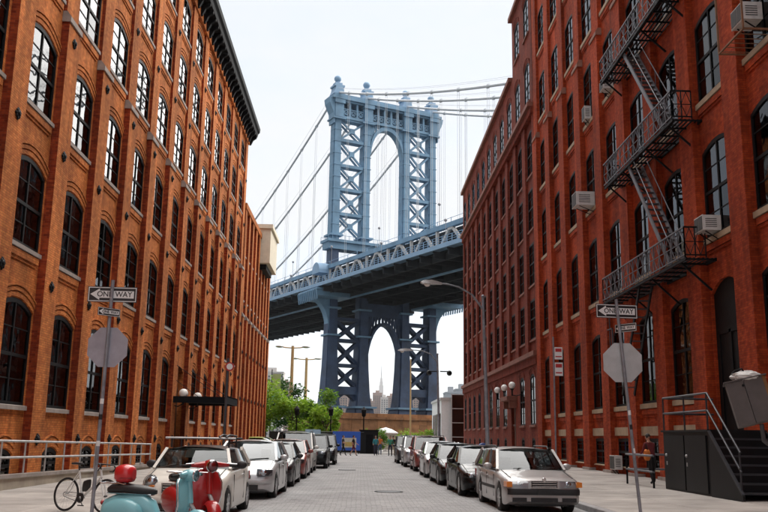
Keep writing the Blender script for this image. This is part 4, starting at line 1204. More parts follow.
for k, z in enumerate(LV):
    y0, y1 = (-4.9, 4.9) if k == 0 else (-4.4, 4.1)
    m = MB()
    m.box(XO, XO + 0.07, y0, y1, z - 0.10, z); m.box(-0.06, 0.0, y0, y1, z - 0.10, z)
    nsl = 7
    for i in range(1, nsl):
        x = XO + (0 - XO) * i / nsl; m.box(x - 0.03, x + 0.03, y0, y1, z - 0.03, z - 0.005)
    yy = y0
    while yy <= y1: m.box(XO, -0.02, yy - 0.025, yy + 0.025, z - 0.09, z - 0.03); yy += 0.8
    pl = m.build('platform', MATS['iron_black'], fe)
    for yb in (y0 + 0.5, -1.4, 1.5, y1 - 0.5):
        b = MB(); b.bar((-0.02, yb, z - 1.0), (XO + 0.05, yb, z - 0.1), 0.06, 0.06); b.build('bracket', MATS['iron_black'], pl)
    lattice_rail(fe, (XO, y0, z), (XO, y1, z), 1.02, 'iron_rail')
    lattice_rail(fe, (XO, y0, z), (-0.35, y0, z), 1.02, 'iron_black', step=0.35)
    lattice_rail(fe, (XO, y1, z), (-0.35, y1, z), 1.02, 'iron_black', step=0.35)
def fe_stair(y0, z0, y1, z1, xa, xb, n, rail=True, mt='iron_rail'):
    s = MB()
    s.bar((xa, y0, z0), (xa, y1, z1), 0.05, 0.17); s.bar((xb, y0, z0), (xb, y1, z1), 0.05, 0.17)
    so = s.build('stair', MATS[mt], fe)
    tm = MB().box(xa + 0.03, xb - 0.03, -0.11, 0.11, -0.015, 0.015).mesh('tread', MATS['iron_grey'])
    for i in range(1, n):
        t = i / n; inst('tread', tm, so, (0, y0 + (y1 - y0) * t, z0 + (z1 - z0) * t))
    if rail:
        r_ = MB()
        for x in (xa, xb):
            r_.tube([(x, y0, z0 + 0.8), (x, y1, z1 + 0.8)], 0.02, 6)
            r_.tube([(x, y0, z0), (x, y0, z0 + 0.8)], 0.016, 6); r_.tube([(x, y1, z1), (x, y1, z1 + 0.8)], 0.016, 6)
            r_.tube([(x, (y0 + y1) / 2, (z0 + z1) / 2), (x, (y0 + y1) / 2, (z0 + z1) / 2 + 0.8)], 0.016, 6)
        r_.build('handrail', MATS['iron_rail'], so)
for k in range(3):
    fe_stair(-3.2, LV[k] + 0.02, 1.0, LV[k + 1] - 0.02, -0.92, -0.38, 17)
fe_stair(3.1, -4.1, 0.3, 0.0, -0.90, -0.42, 14, rail=False, mt='iron_black')
m = MB(); m.tube([(-0.9, 4.6, -2.6), (-0.9, 4.6, 0)], 0.03, 6); m.box(-0.93, -0.87, 4.2, 4.9, -2.6, -2.54); m.box(-0.93, -0.87, 4.2, 4.26, -2.6, -1.2); m.box(-0.93, -0.87, 4.2, 4.9, -1.25, -1.2)
m.build('ladder_counterweight', MATS['iron_grey'], fe)

# air conditioners
def ac(loc, label, w=0.66, h=0.44, d=0.55, bracket=True):
    e = empty('air_conditioner', loc, math.pi / 2, label=label, cat='air conditioner', group='window air conditioners on the red warehouse')
    # local: +y outward from the wall
    m = MB(); g = 0.03
    m.box(-w / 2, w / 2, 0, d, 0, h); m.build('case', MATS['ac_white'], e)
    f = MB(); f.box(-w / 2 + g, -0.02, d, d + 0.012, g, h - g); f.box(0.02, w / 2 - g, d, d + 0.012, g, h - g)
    f.build('grille', MATS['ac_grill'], e)
    for s_ in (-1, 1):
        v = MB()
        for q in range(5): v.box(min(s_ * (w / 2 + 0.006), s_ * w / 2), max(s_ * (w / 2 + 0.006), s_ * w / 2), d * 0.25, d * 0.85, h * 0.2 + q * h * 0.13, h * 0.2 + q * h * 0.13 + h * 0.05)
        v.build('louvre', MATS['ac_grill'], e)
    fr = MB(); fr.box(-w / 2 - 0.015, w / 2 + 0.015, d - 0.03, d - 0.01, -0.012, 0.0); fr.box(-w / 2 - 0.012, w / 2 + 0.012, d - 0.02, d - 0.008, h, h + 0.012); fr.build('trim', MATS['ac_white'], e)
    if bracket:
        b = MB(); b.bar((-w / 3, 0.05, -0.3), (-w / 3, d * 0.8, -0.01), 0.03); b.bar((w / 3, 0.05, -0.3), (w / 3, d * 0.8, -0.01), 0.03); b.build('bracket', MATS['iron_black'], e)
def wyc(i): return PR0 + i * PERR + PWR + (PERR - PWR) / 2
ac((XR + 0.02, wyc(0) + 0.35, 8.42), 'white window air conditioner just above the stoop doorway', 0.72, 0.5, 0.62)
ac((XR - 0.02, wyc(4) + 0.1, 13.26), 'big boxy window air conditioner left of the fire escape, middle height', 0.9, 0.7, 0.95)
ac((XR + 0.02, wyc(3), 17.96), 'small air conditioner behind the upper fire escape railing', 0.62, 0.45, 0.5)
ac((XR + 0.02, wyc(4) + 0.2, 17.96), 'narrow air conditioner in the window above the boxy one', 0.55, 0.7, 0.35)
ac((XR + 0.02, wyc(-1) + 0.35, 13.9), 'air conditioner in an open metal cage at the top right corner', 0.8, 0.55, 0.6)
ac((XR + 0.22, wyc(0) + 0.1, 15.5), 'small square fan unit in the upper sash near the top right', 0.5, 0.5, 0.12, bracket=False)
ac((XR - 0.1, wyc(3) + 0.6, 0.42), 'pale air conditioner low on the wall by the pavement', 0.75, 0.6, 0.35)
cg = empty('window_guard', (XR, wyc(-1) + 0.1, 13.25), label='rusty metal cage around the air conditioner at the top right', cat='cage')
m = MB()
for a, b in (((-0.9, -0.8, 0), (-0.9, 0.9, 0)), ((-0.9, -0.8, 0), (0, -0.8, 0)), ((-0.9, 0.9, 0), (0, 0.9, 0)), ((-0.9, -0.8, 0), (-0.9, -0.8, 1.9)), ((-0.9, 0.9, 0), (-0.9, 0.9, 1.9)), ((-0.9, -0.8, 1.9), (-0.9, 0.9, 1.9)), ((-0.9, -0.8, 1.9), (0, -0.8, 1.9)), ((-0.9, 0.9, 1.9), (0, 0.9, 1.9))): m.bar(a, b, 0.05, 0.05)
plain('rust', (0.20, 0.10, 0.05), 0.85, var=0.3)
m.build('frame', MATS['rust'], cg)
for q in range(6): MB().bar((-0.9, -0.7 + q * 0.3, 0.03), (0, -0.7 + q * 0.3, 0.03), 0.02).build('bar', MATS['rust'], cg)

# black iron stoop at the right-hand door
st = empty('stoop', (9.62, 22.3, 0.2), label='black sheet-iron stoop with steps and pipe rails at the right', cat='stairs')
ZP = 1.80      # platform above local zero
plain('iron_sheet', (0.007, 0.0075, 0.009), 0.5, var=0.3, scale=2, spec=0.25)
W_ = XR - 9.62 - 0.34
m = MB(); m.box(0.02, W_, 2.0, 5.7, -0.1, ZP - 0.06); bo = m.build('base', MATS['iron_sheet'], st)
MB().box(-0.04, W_, 1.97, 5.76, ZP - 0.06, ZP).build('platform', MATS['iron_sheet'], st)
for yq in (2.2, 3.9):
    d_ = MB().box(-0.012, 0.02, yq, yq + 1.6, 0.06, ZP - 0.16).build('cabinet_door', MATS['iron_sheet'], st)
    MB().ball((-0.03, yq + 1.45, 1.05), 0.045, 8).build('knob', MATS['galvanised'], d_, smooth=60)
    MB().box(-0.03, -0.012, yq + 1.42, yq + 1.48, 0.75, 0.86).build('lock', MATS['galvanised'], d_)
m = MB(); m.prism([(0.0, -0.1), (2.0, -0.1), (2.0, ZP - 0.06), (1.92, ZP - 0.06), (0.0, 0.16)], lambda u, v, q: (q, u, v), 0.0, 0.05); m.build('stringer', MATS['iron_sheet'], st)
m = MB(); m.prism([(0.0, -0.1), (2.0, -0.1), (2.0, ZP - 0.06), (1.92, ZP - 0.06), (0.0, 0.16)], lambda u, v, q: (q, u, v), W_ - 0.05, W_); m.build('stringer', MATS['iron_sheet'], st)
plain('iron_edge', (0.05, 0.055, 0.065), 0.4, metal=0.4, var=0.2)
MB().bar((0.0, -0.02, 0.17), (0.0, 1.95, ZP - 0.04), 0.075, 0.05).build('stringer_edge', MATS['iron_edge'], st)
for i in range(7):
    z = 0.22 + i * (ZP - 0.22) / 7; y = 0.08 + i * 0.275
    o = MB().box(0.05, W_ - 0.05, y, y + 0.33, z - 0.03, z).build('step', MATS['iron_sheet'], st)
    MB().box(0.05, W_ - 0.05, y - 0.004, y + 0.02, z - 0.05, z + 0.003).build('nosing', MATS['iron_edge'], o)
    MB().box(0.05, W_ - 0.05, y + 0.30, y + 0.325, z, z + 0.2).build('riser', MATS['iron_sheet'], o)
for dz in (1.0, 0.52):
    MB().tube([(0.02, 5.6, ZP + dz), (0.02, 2.0, ZP + dz), (0.02, 0.05, 0.2 + dz)], 0.03, 8).build('rail', MATS['iron_edge'], st, smooth=60)
for y, z in ((5.6, ZP), (3.8, ZP), (2.05, ZP), (0.1, 0.2)):
    MB().tube([(0.02, y, z - 0.02), (0.02, y, z + 1.0)], 0.028, 8).build('post', MATS['iron_edge'], st, smooth=60)
for dz in (1.0, 0.52): MB().tube([(0.02, 5.6, ZP + dz), (W_, 5.6, ZP + dz)], 0.03, 8).build('rail', MATS['iron_edge'], st, smooth=60)

# pipe rail in front of the cellar entrance
e = empty('pipe_rail', (9.35, 28.2, 0.2), label='two-bar dark pipe rail left of the black stoop', cat='railing')
for dz in (1.0, 0.5): MB().tube([(0, 0, dz), (0.0, 2.9, dz)], 0.035, 8).build('rail', MATS['iron_rail'], e, smooth=60)
for y in (0.05, 2.85): MB().tube([(0, y, -0.05), (0, y, 1.02)], 0.035, 8).build('post', MATS['iron_black'], e, smooth=60)
for dz in (1.0, 0.5): MB().tube([(0, 2.88, dz), (1.9, 2.88, dz)], 0.035, 8).build('rail', MATS['iron_rail'], e, smooth=60)

# utility box on a bent pipe at the right edge
ub = empty('utility_box', (8.75, 19.0, 0.16), label='tilted grey and tan metal box on a bent pipe at the right edge', cat='utility box')
plain('box_grey', (0.085, 0.073, 0.07), 0.6, var=0.15, scale=4)
plain('box_tan', (0.20, 0.095, 0.03), 0.7, var=0.25, scale=4)
MB().tube([(0.45, 0.3, -0.05), (0.45, 0.3, 0.9), (0.35, 0.25, 1.35), (0.05, 0.15, 1.55), (0.0, 0.1, 1.9)], 0.05, 8).build('pipe', MATS['iron_grey'], ub, smooth=60)
bx = empty('cabinet', (-0.28, 0, 2.38), parent=ub)
bx.rotation_euler = (R(-4), R(-13), R(-20))
m = MB(); m.box(-0.36, 0.0, -0.02, 0.55, -0.48, 0.48); m.build('left_panel', MATS['box_grey'], bx)
m = MB(); m.box(0.012, 0.40, 0.0, 0.55, -0.47, 0.49); m.build('right_panel', MATS['box_grey'], bx)
m = MB(); m.box(0.403, 0.47, 0.01, 0.56, -0.46, 0.48); m.build('tan_side', MATS['box_tan'], bx)
m = MB(); m.box(-0.40, 0.50, -0.05, 0.58, 0.485, 0.51); m.build('lid', MATS['box_grey'], bx)
m = MB(); m.lathe([(0, -0.02), (0.03, -0.02), (0.03, 0.0)], (-0.02, -0.02, 0.36), 'y', 8); m.build('keyhole', MATS['iron_black'], bx)
bag = empty('plastic_bag', (8.55, 19.2, 3.08), label='crumpled white plastic bag lying on the tilted utility box', cat='bag')
random.seed(3)
m = MB(); m.ball((0, 0, 0), 0.30, 18, sc=(1.25, 0.8, 0.42))
m.v = [(x * (1 + random.uniform(-0.16, 0.16)), y * (1 + random.uniform(-0.16, 0.16)), z * (1 + random.uniform(-0.25, 0.25))) for x, y, z in m.v]
plain('bag_white', (0.62, 0.62, 0.60), 0.45, var=0.15, scale=6)
m.build('sack', MATS['bag_white'], bag)
MB().tube([(-0.05, 0, 0.08), (-0.12, -0.02, 0.18), (-0.26, 0, 0.14), (-0.34, 0.02, 0.05)], 0.02, 6).build('knot', MATS['iron_black'], bag)

# mail box
mbx = empty('mail_box', (6.2, 44.5, 0.15), label='rounded blue mail box behind the silver station wagon', cat='mail box')
plain('post_blue', (0.02, 0.07, 0.28), 0.4, var=0.1)
m = MB(); m.prism([(-0.3, 0.2), (0.3, 0.2), (0.3, 1.0)] + [(0.3 * math.cos(t), 1.0 + 0.3 * math.sin(t)) for t in [i * math.pi / 10 for i in range(1, 10)]] + [(-0.3, 1.0)], lambda u, v, q: (u, q, v), -0.28, 0.28); m.build('body', MATS['post_blue'], mbx)
for x in (-0.25, 0.25):
    for y in (-0.22, 0.22): MB().box(x - 0.03, x + 0.03, y - 0.03, y + 0.03, 0, 0.2).build('leg', MATS['post_blue'], mbx)
MB().box(-0.2, 0.2, -0.33, -0.28, 1.0, 1.06).build('handle', MATS['galvanised'], mbx)

# manhole covers in the setts
for (x, y, lb_) in ((0.9, 27.0, 'round iron manhole cover in the setts, nearer one'), (-0.6, 44.0, 'round iron manhole cover in the setts, farther one')):
    e = empty('manhole_cover', (x, y, 0.05), label=lb_, cat='manhole')
    MB().lathe([(0.0, 0.012), (0.36, 0.012), (0.36, -0.02)], n=28).build('lid', MATS['iron_grey'], e)
    MB().lathe([(0.37, 0.0), (0.37, 0.014), (0.43, 0.014), (0.44, -0.02)], n=28).build('ring', MATS['iron_black'], e)

# ------------------------------------------------------------------ cars
def paint(name, col, rough=0.3, metal=0.0, coat=0.5, spec=0.4):
    return plain(name, col, rough, metal=metal, var=0.04, scale=1.5, coat=coat, spec=spec)
paint('paint_white', (0.72, 0.70, 0.64)); paint('paint_silver', (0.52, 0.52, 0.53), metal=0.35); paint('paint_champagne', (0.40, 0.385, 0.38), metal=0.3)
paint('paint_black', (0.004, 0.004, 0.005), coat=0.25, spec=0.2); paint('paint_dark', (0.012, 0.013, 0.015), coat=0.3, spec=0.2); paint('paint_red', (0.22, 0.018, 0.015)); paint('paint_graphite', (0.05, 0.05, 0.054), metal=0.2, coat=0.3, spec=0.3)
paint('paint_offwhite', (0.62, 0.61, 0.58)); paint('paint_lime', (0.45, 0.52, 0.16)); paint('paint_maroon', (0.26, 0.06, 0.05))
plain('tyre', (0.014, 0.014, 0.014), 0.85, var=0.2); plain('alloy', (0.50, 0.50, 0.51), 0.3, metal=0.7, var=0.05)
plain('trim_black', (0.014, 0.014, 0.016), 0.55, var=0.1); plain('chrome', (0.65, 0.66, 0.68), 0.12, metal=1.0, var=0.0)
plain('lamp_amber', (0.70, 0.22, 0.03), 0.2, var=0.0); plain('lamp_red', (0.35, 0.01, 0.01), 0.2, var=0.0)
plain('cabin_dark', (0.02, 0.02, 0.022), 0.9, var=0.1)
glass('car_glass', tint=(0.35, 0.38, 0.38), ior=1.55, wav=0.01, clear=0.6)
glass('lamp_glass', tint=(0.9, 0.92, 0.95), ior=1.7, wav=0.05, clear=0.9)

def interp(pts, x):
    if x <= pts[0][0]: return pts[0][1]
    for (a, fa), (b, fb) in zip(pts, pts[1:]):
        if x <= b:
            t = (x - a) / (b - a); t = t * t * (3 - 2 * t) * 0.5 + t * 0.5
            return fa + (fb - fa) * t
    return pts[-1][1]

def wheel_mesh(r, w, spokes):
    t = MB(); h = w / 2
    t.lathe([(r * 0.66, -h), (r * 0.9, -h * 1.02), (r * 0.98, -h * 0.85), (r, -h * 0.5), (r, h * 0.5), (r * 0.98, h * 0.85), (r * 0.9, h * 1.02), (r * 0.66, h)], axis='x', n=28)
    rm = MB()
    rm.lathe([(r * 0.66, -h * 0.98), (r * 0.60, -h * 0.9), (r * 0.60, h * 0.9), (r * 0.66, h * 0.98)], axis='x', n=28)
    for sg in (-1, 1):
        rm.lathe([(0.0, sg * h * 0.95), (r * 0.14, sg * h * 0.95), (r * 0.16, sg * h * 0.6)], axis='x', n=14)
        for k in range(spokes):
            a = 2 * math.pi * k / spokes
            rm.bar((sg * h * 0.82, r * 0.12 * math.cos(a), r * 0.12 * math.sin(a)), (sg * h * 0.80, r * 0.63 * math.cos(a), r * 0.63 * math.sin(a)), r * 0.14, h * 0.25, up=(1, 0, 0))
    bk = MB(); bk.lathe([(0, 0), (r * 0.6, 0.0)], axis='x', n=20)
    return t.mesh('wheel', MATS['tyre'], smooth=40), rm.mesh('rim', MATS['alloy'], smooth=35), bk.mesh('brake_disc', MATS['trim_black'])

def car(loc, label, S, paintn, rz=0.0, rails=False, extras=None, group='cars parked nose towards the camera'):
    """S: shape dict. local: x across, y from the nose (0) to the tail (L), z up"""
    L, W, H = S['L'], S['W'], S['H']; hw = W / 2
    P = MATS[paintn]
    root = empty('parked_car', loc, rz, label=label, cat='car', group=group)
    r = S['r']; yf, yr = S['fo'], S['fo'] + S['wb']; ra = r + 0.055
    top = S['top']      # body top line: (y, z)
    ys = {0.0, 0.025, 0.07, 0.14, 0.24, 0.4, L - 0.3, L - 0.16, L - 0.07, L - 0.02, L}
    for yw in (yf, yr):
        for q in (-1, -0.995, -0.96, -0.88, -0.74, -0.55, -0.3, 0, 0.3, 0.55, 0.74, 0.88, 0.96, 0.995, 1): ys.add(round(yw + q * ra, 4))
        ys.add(round(yw - ra - 0.002, 4)); ys.add(round(yw + ra + 0.002, 4))
    y = 0.6
    while y < L - 0.3: ys.add(round(y, 3)); y += 0.22
    ys = sorted(ys)
    plan = S.get('plan', [(0, 0.74), (0.05, 0.82), (0.14, 0.89), (0.35, 0.955), (0.8, 0.985), (1.5, 1.0), (L - 1.4, 1.0), (L - 0.5, 0.965), (L - 0.12, 0.90), (L, 0.80)])
    gc = S.get('gc', 0.20)
    def zb(y):
        base = gc + 0.10 * max(0, 1 - y / 0.3) + 0.12 * max(0, 1 - (L - y) / 0.35)
        for yw in (yf, yr):
            d = abs(y - yw)
            if d < ra: return max(base, r + math.sqrt(max(0, ra * ra - d * d)) - 0.0)
        return base
    rows = []
    for y in ys:
        w = hw * interp(plan, y); zt = interp(top, y); b = min(zb(y), zt - 0.06); sh = S.get('sh', 0.07)
        zs = zt - sh; hgt = zs - b
        half = [(0.0, b), (w - 0.26, b), (w - 0.035, b), (w - 0.012, b + min(0.03, hgt * 0.2)), (w, b + hgt * 0.40), (w - 0.006, b + hgt * 0.72), (w - 0.02, zs - 0.01), (w - 0.05, zs + sh * 0.45), (w - 0.13, zt - 0.006), (w * 0.55, zt + 0.012), (0.0, zt + 0.022)]
        ring = [(x, y, z) for x, z in half] + [(-x, y, z) for x, z in reversed(half[1:-1])]
        rows.append(ring)
    m = MB(); m.grid(rows, wrap=True); n = len(rows[0])
    m.add(rows[0], (tuple(range(n)),)); m.add(rows[-1], (tuple(reversed(range(n))),))
    body = m.build('body', P, root, smooth=38)
    # underside and wheel housings
    u = MB(); u.box(-hw + 0.27, hw - 0.27, 0.25, L - 0.25, gc - 0.02, 0.62); u.box(-hw + 0.05, hw - 0.05, yf + ra + 0.05, yr - ra - 0.05, gc - 0.015, gc + 0.1)
    u.build('underbody', MATS['trim_black'], root)
    # glasshouse
    g = S['glass']      # wb_y, wt_y, rt_y, rb_y  (windscreen base/top, rear top/base)
    a0, a1, a2, a3 = g
    zb0, zb3 = interp(top, a0), interp(top, a3)
    bw, rw = hw - 0.075, hw - S.get('tumble', 0.235)
    zr = H - 0.045
    bul = 0.16
    def front(z, yb, w, k): return [(w * q, yb - bul * k * (1 - q * q) + 0.0, z) for q in (-1, -0.6, -0.2, 0.2, 0.6, 1)]
    nseg = 6
    def side(y0, y1, w, zfun, sg):
        return [(sg * (w + 0.03 * math.sin(math.pi * i / nseg)), y0 + (y1 - y0) * i / nseg, zfun(y0 + (y1 - y0) * i / nseg)) for i in range(nseg + 1)]
    belt = lambda y: interp(top, y) - 0.015
    roofz = lambda y: zr + 0.03 * math.sin(math.pi * (y - a1) / (a2 - a1)) if a2 > a1 else zr
    lo_f = front(zb0 - 0.01, a0, bw, 1.0); hi_f = front(zr, a1, rw, 0.55)
    mid_f = [tuple((p[i] * 0.5 + q[i] * 0.5) + (-0.02 if i == 1 else 0.012 if i == 2 else 0) for i in range(3)) for p, q in zip(lo_f, hi_f)]
    m = MB(); m.grid([lo_f, mid_f, hi_f]); m.build('windshield', MATS['car_glass'], root, smooth=60)
    lo_r = [(w_, y_ * 1.0, z_) for w_, y_, z_ in [(bw * 0.97 * q, a3 + 0.07 * (1 - q * q), zb3 - 0.01) for q in (-1, -0.6, -0.2, 0.2, 0.6, 1)]]
    hi_r = [(rw * q, a2 + 0.06 * (1 - q * q), zr) for q in (-1, -0.6, -0.2, 0.2, 0.6, 1)]
    m = MB(); m.grid([hi_r, lo_r]); m.build('rear_window', MATS['car_glass'], root, smooth=60)
    pil = S.get('pillars', ((0.46, 0.05), (0.80, 0.06)))
    for sg in (-1, 1):
        lo = side(a0 + 0.02, a3 - 0.02, bw, belt, sg); hi = side(a1, a2, rw, lambda y: zr - 0.005, sg)
        # one pane per door between pillars
        ed = [0.0] + [p[0] for p in pil] + [1.0]
        def pt(f, rowv):
            x = f * nseg; i = min(int(x), nseg - 1); t = x - i
            return tuple(rowv[i][k] + (rowv[i + 1][k] - rowv[i][k]) * t for k in range(3))
        for e0, e1 in zip(ed, ed[1:]):
            m = MB(); fs = [e0 + (e1 - e0) * i / 3 for i in range(4)]
            m.grid([[pt(f, lo) for f in fs], [pt(f, hi) for f in fs]] if sg > 0 else [[pt(f, hi) for f in fs], [pt(f, lo) for f in fs]])
            m.build('side_window', MATS['car_glass'], root, smooth=60)
        bars = MB()
        o = Vector((sg * 0.008, 0, 0))
        bars.bar(Vector(lo[0]) + o, Vector(hi[0]) + o, 0.075, 0.06, up=(sg, 0, 0)); bars.build('pillar', P, root)
        bars = MB(); bars.bar(Vector(lo[-1]) + o, Vector(hi[-1]) + o, S.get('cp', 0.12), 0.06, up=(sg, 0, 0)); bars.build('pillar', P, root)
        for f, wd in pil:
            MB().bar(Vector(pt(f, lo)) + o, Vector(pt(f, hi)) + o, wd, 0.035, up=(sg, 0, 0)).build('pillar', MATS['trim_black'] if wd < 0.055 else P, root)
        bl = MB()
        for i in range(nseg): bl.bar(Vector(lo[i]) + o * 1.5 + Vector((0, 0, 0.012)), Vector(lo[i + 1]) + o * 1.5 + Vector((0, 0, 0.012)), 0.03, 0.02)
        bl.build('belt_trim', MATS['trim_black'], root)
    # roof
    rws = []
    for i in range(7):
        y = a1 - 0.02 + (a2 - a1 + 0.05) * i / 6; zc = roofz(y)
        bulf = -bul * 0.55 if i == 0 else (0.06 if i == 6 else 0)
        rws.append([(rw * q * (1.035), y + bulf * (1 - q * q), zr - 0.03 + (zc - zr + 0.075) * (1 - abs(q) ** 3.2) if abs(q) < 1 else zr - 0.035) for q in (-1, -0.93, -0.75, -0.4, 0, 0.4, 0.75, 0.93, 1)])
    m = MB(); m.grid(rws); m.grid([[(x, y, z - 0.035) for x, y, z in r_] for r_ in reversed(rws)])
    roof = m.build('roof', MATS[S['roof_paint']] if 'roof_paint' in S else P, root, smooth=50)
    if rails:
        for sg in (-1, 1):
            q = MB(); q.tube([(sg * rw * 0.95, a1 + 0.25, zr + 0.02), (sg * rw * 0.95, a1 + 0.35, zr + 0.09), (sg * rw * 0.95, a2 - 0.3, zr + 0.09), (sg * rw * 0.95, a2 - 0.2, zr + 0.02)], 0.018, 6); q.build('roof_rail', MATS['trim_black'], roof)
    # cabin block so that one does not look straight through
    cbm = MB(); cbm.box(-bw + 0.12, bw - 0.12, a0 + 0.45, a3 - 0.2, 0.5, interp(top, a0) + 0.02)
    for sx in (-0.36, 0.36):
        cbm.box(sx - 0.24, sx + 0.24, (a1 + a0) / 2 + 0.95, (a1 + a0) / 2 + 1.1, 0.6, zr - 0.42); cbm.box(sx - 0.13, sx + 0.13, (a1 + a0) / 2 + 0.98, (a1 + a0) / 2 + 1.08, zr - 0.40, zr - 0.2)
    cbm.build('cabin', MATS['cabin_dark'], root)
    # nose details
    def nose_y(x, z):      # distance of the body skin at lateral position x on the front
        t = abs(x) / hw
        for (ya, fa), (yb_, fb) in zip(plan, plan[1:]):
            if fa <= t <= fb: return ya + (yb_ - ya) * (t - fa) / (fb - fa)
        return 0.0
    F = S['face']
    zg0, zg1, gw = F['grille']
    gr = MB(); gr.box(-gw, gw, -0.022, 0.08, zg0, zg1); go = gr.build('grille', MATS[F.get('grille_mat', 'trim_black')], root)
    sl = MB()
    for q in range(F.get('bars', 3)):
        z = zg0 + (zg1 - zg0) * (q + 0.5) / F.get('bars', 3); sl.box(-gw + 0.015, gw - 0.015, -0.034, -0.022, z - 0.006, z + 0.006)
    if F.get('surround'):
        for z in (zg0 - 0.012, zg1 + 0.0): sl.box(-gw - 0.02, gw + 0.02, -0.038, -0.015, z, z + 0.014)
        for x in (-gw - 0.02, gw + 0.006): sl.box(x, x + 0.014, -0.038, -0.015, zg0, zg1)
    sl.build('grille_bar', MATS['chrome'] if F.get('surround') else MATS['iron_grey'], go)
    hx, hz, hww, hh = F['lamp']
    for sg in (-1, 1):
        if F.get('round'):
            yy = nose_y(hx, hz) * 0.75
            b = MB(); b.ball((sg * hx, yy + 0.10, hz), hww, 16, sc=(1, 0.8, 1)); ho = b.build('headlight', MATS['lamp_glass'], root, smooth=60)
            MB().lathe([(hww * 1.02, 0.0), (hww * 1.12, -0.015), (hww * 1.12, 0.03)], (sg * hx, yy + 0.07, hz), 'y', 18).build('ring', MATS['chrome'], ho, smooth=50)
            MB().ball((sg * hx, yy + 0.13, hz), hww * 0.8, 12, sc=(1, 0.6, 1)).build('reflector', MATS['chrome'], ho, smooth=60)
            MB().ball((sg * (hx - 0.03), yy + 0.045, hz - hww * 0.6), hww * 0.4, 10, sc=(1.4, 0.7, 0.6)).build('indicator', MATS['lamp_amber'], ho, smooth=60)
        else:
            b = MB(); pts = []
            n_ = 5
            fr_, bk_ = [], []
            for i in range(n_ + 1):
                x = hx - hww + 2 * hww * i / n_; yy = nose_y(x, hz) - 0.012
                taper = 1 - 0.25 * (i / n_)
                fr_.append((x, yy, taper))
            lo_ = [(sg * x, yy, hz - hh * t_) for x, yy, t_ in fr_]; md = [(sg * x, yy - 0.012, hz) for x, yy, t_ in fr_]; hi_ = [(sg * x, yy + 0.05, hz + hh * t_) for x, yy, t_ in fr_]
            back_lo = [(p[0], p[1] + 0.15, p[2]) for p in lo_]; back_hi = [(p[0], p[1] + 0.12, p[2] + 0.005) for p in hi_]
            seq = [back_lo, lo_, md, hi_, back_hi]
            b.grid(seq if sg > 0 else [list(reversed(r_)) for r_ in seq])
            ho = b.build('headlight', MATS['lamp_glass'], root, smooth=50)
            rf = MB(); k0 = fr_[2]; 
            rf.ball((sg * k0[0], k0[1] + 0.07, hz), hh * 0.85, 10, sc=(1.3, 0.4, 1)); rf.build('reflector', MATS['chrome'], ho, smooth=60)
            dk = MB(); dk.grid([[(p[0], p[1] + 0.05, p[2]) for p in lo_], [(p[0], p[1] + 0.035, p[2]) for p in hi_]] if sg > 0 else [[(p[0], p[1] + 0.035, p[2]) for p in hi_], [(p[0], p[1] + 0.05, p[2]) for p in lo_]]); dk.build('lamp_bowl', MATS['iron_rail'], ho)
            if F.get('amber'):
                x0, y0_, _ = fr_[4]; x1, y1_, _ = fr_[5]
                am = MB(); am.box(min(sg * (x0 - 0.02), sg * (x1 + 0.012)), max(sg * (x0 - 0.02), sg * (x1 + 0.012)), y0_ - 0.03, y1_ + 0.1, hz - hh * 0.8, hz + hh * 0.7); am.build('indicator', MATS['lamp_amber'], ho)
    # bumper bar and lower intake
    bz0, bz1 = F['bumper']
    bm_ = MB(); pts = [(-1, 1)]
    xs = [-0.93, -0.86, -0.74, -0.5, -0.2, 0.2, 0.5, 0.74, 0.86, 0.93]
    o0 = [(hw * q, nose_y(hw * min(abs(q), 0.93), 0) - 0.035, bz0) for q in xs]; o1 = [(p[0], p[1] - 0.02, (bz0 + bz1) / 2) for p in o0]; o2 = [(p[0], p[1], bz1) for p in o0]; o3 = [(p[0], p[1] + 0.1, bz1 + 0.004) for p in o0]; o00 = [(p[0], p[1] + 0.1, bz0 - 0.004) for p in o0]
    bm_.grid([o00, o0, o1, o2, o3]); bm_.build('bumper', MATS[F.get('bumper_mat', paintn)], root, smooth=50)
    iz0, iz1, iw = F['intake']
    for (xa, xb) in F.get('intakes', ((-iw, iw),)):
        MB().box(xa, xb, nose_y(max(abs(xa), abs(xb)) * 0.9, 0) * 0.7 - 0.03, 0.2, iz0, iz1).build('intake', MATS['trim_black'], root)
    MB().box(-0.16, 0.16, -0.075, -0.055, F['plate'], F['plate'] + 0.11).build('licence_plate', MATS[F.get('plate_mat', 'sign_white')], root)
    MB().lathe([(0.0, -0.012), (0.045, -0.012), (0.05, 0.01)], (0, -0.03, zg1 + 0.03), 'y', 14).build('badge', MATS['chrome'], root)
    hs_ = MB()
    for sg in (-1, 1): hs_.bar((sg * hw * 0.80, 0.22, interp(top, 0.22) + 0.006), (sg * (bw - 0.07), a0 - 0.05, interp(top, a0 - 0.05) + 0.008), 0.012, 0.012)
    hs_.build('hood_seam', MATS['trim_black'], root)
    wp_ = MB()
    for sx in (-0.45, 0.12): wp_.bar((sx, a0 - 0.12, zb0 + 0.03), (sx + 0.5, a0 + 0.05, zb0 + 0.06), 0.02, 0.015)
    wp_.build('wiper', MATS['trim_black'], root)
    # mirrors
    for sg in (-1, 1):
        mm = MB(); mm.ball((sg * (hw + 0.09), a0 + 0.42, interp(top, a0) + 0.07), 0.12, 12, sc=(0.95, 0.5, 0.68)); mo = mm.build('mirror', MATS[S.get('mirror', paintn)], root, smooth=60)
        MB().bar((sg * (hw - 0.08), a0 + 0.42, interp(top, a0) + 0.02), (sg * (hw + 0.05), a0 + 0.42, interp(top, a0) + 0.05), 0.06, 0.04).build('stalk', MATS['trim_black'], mo)
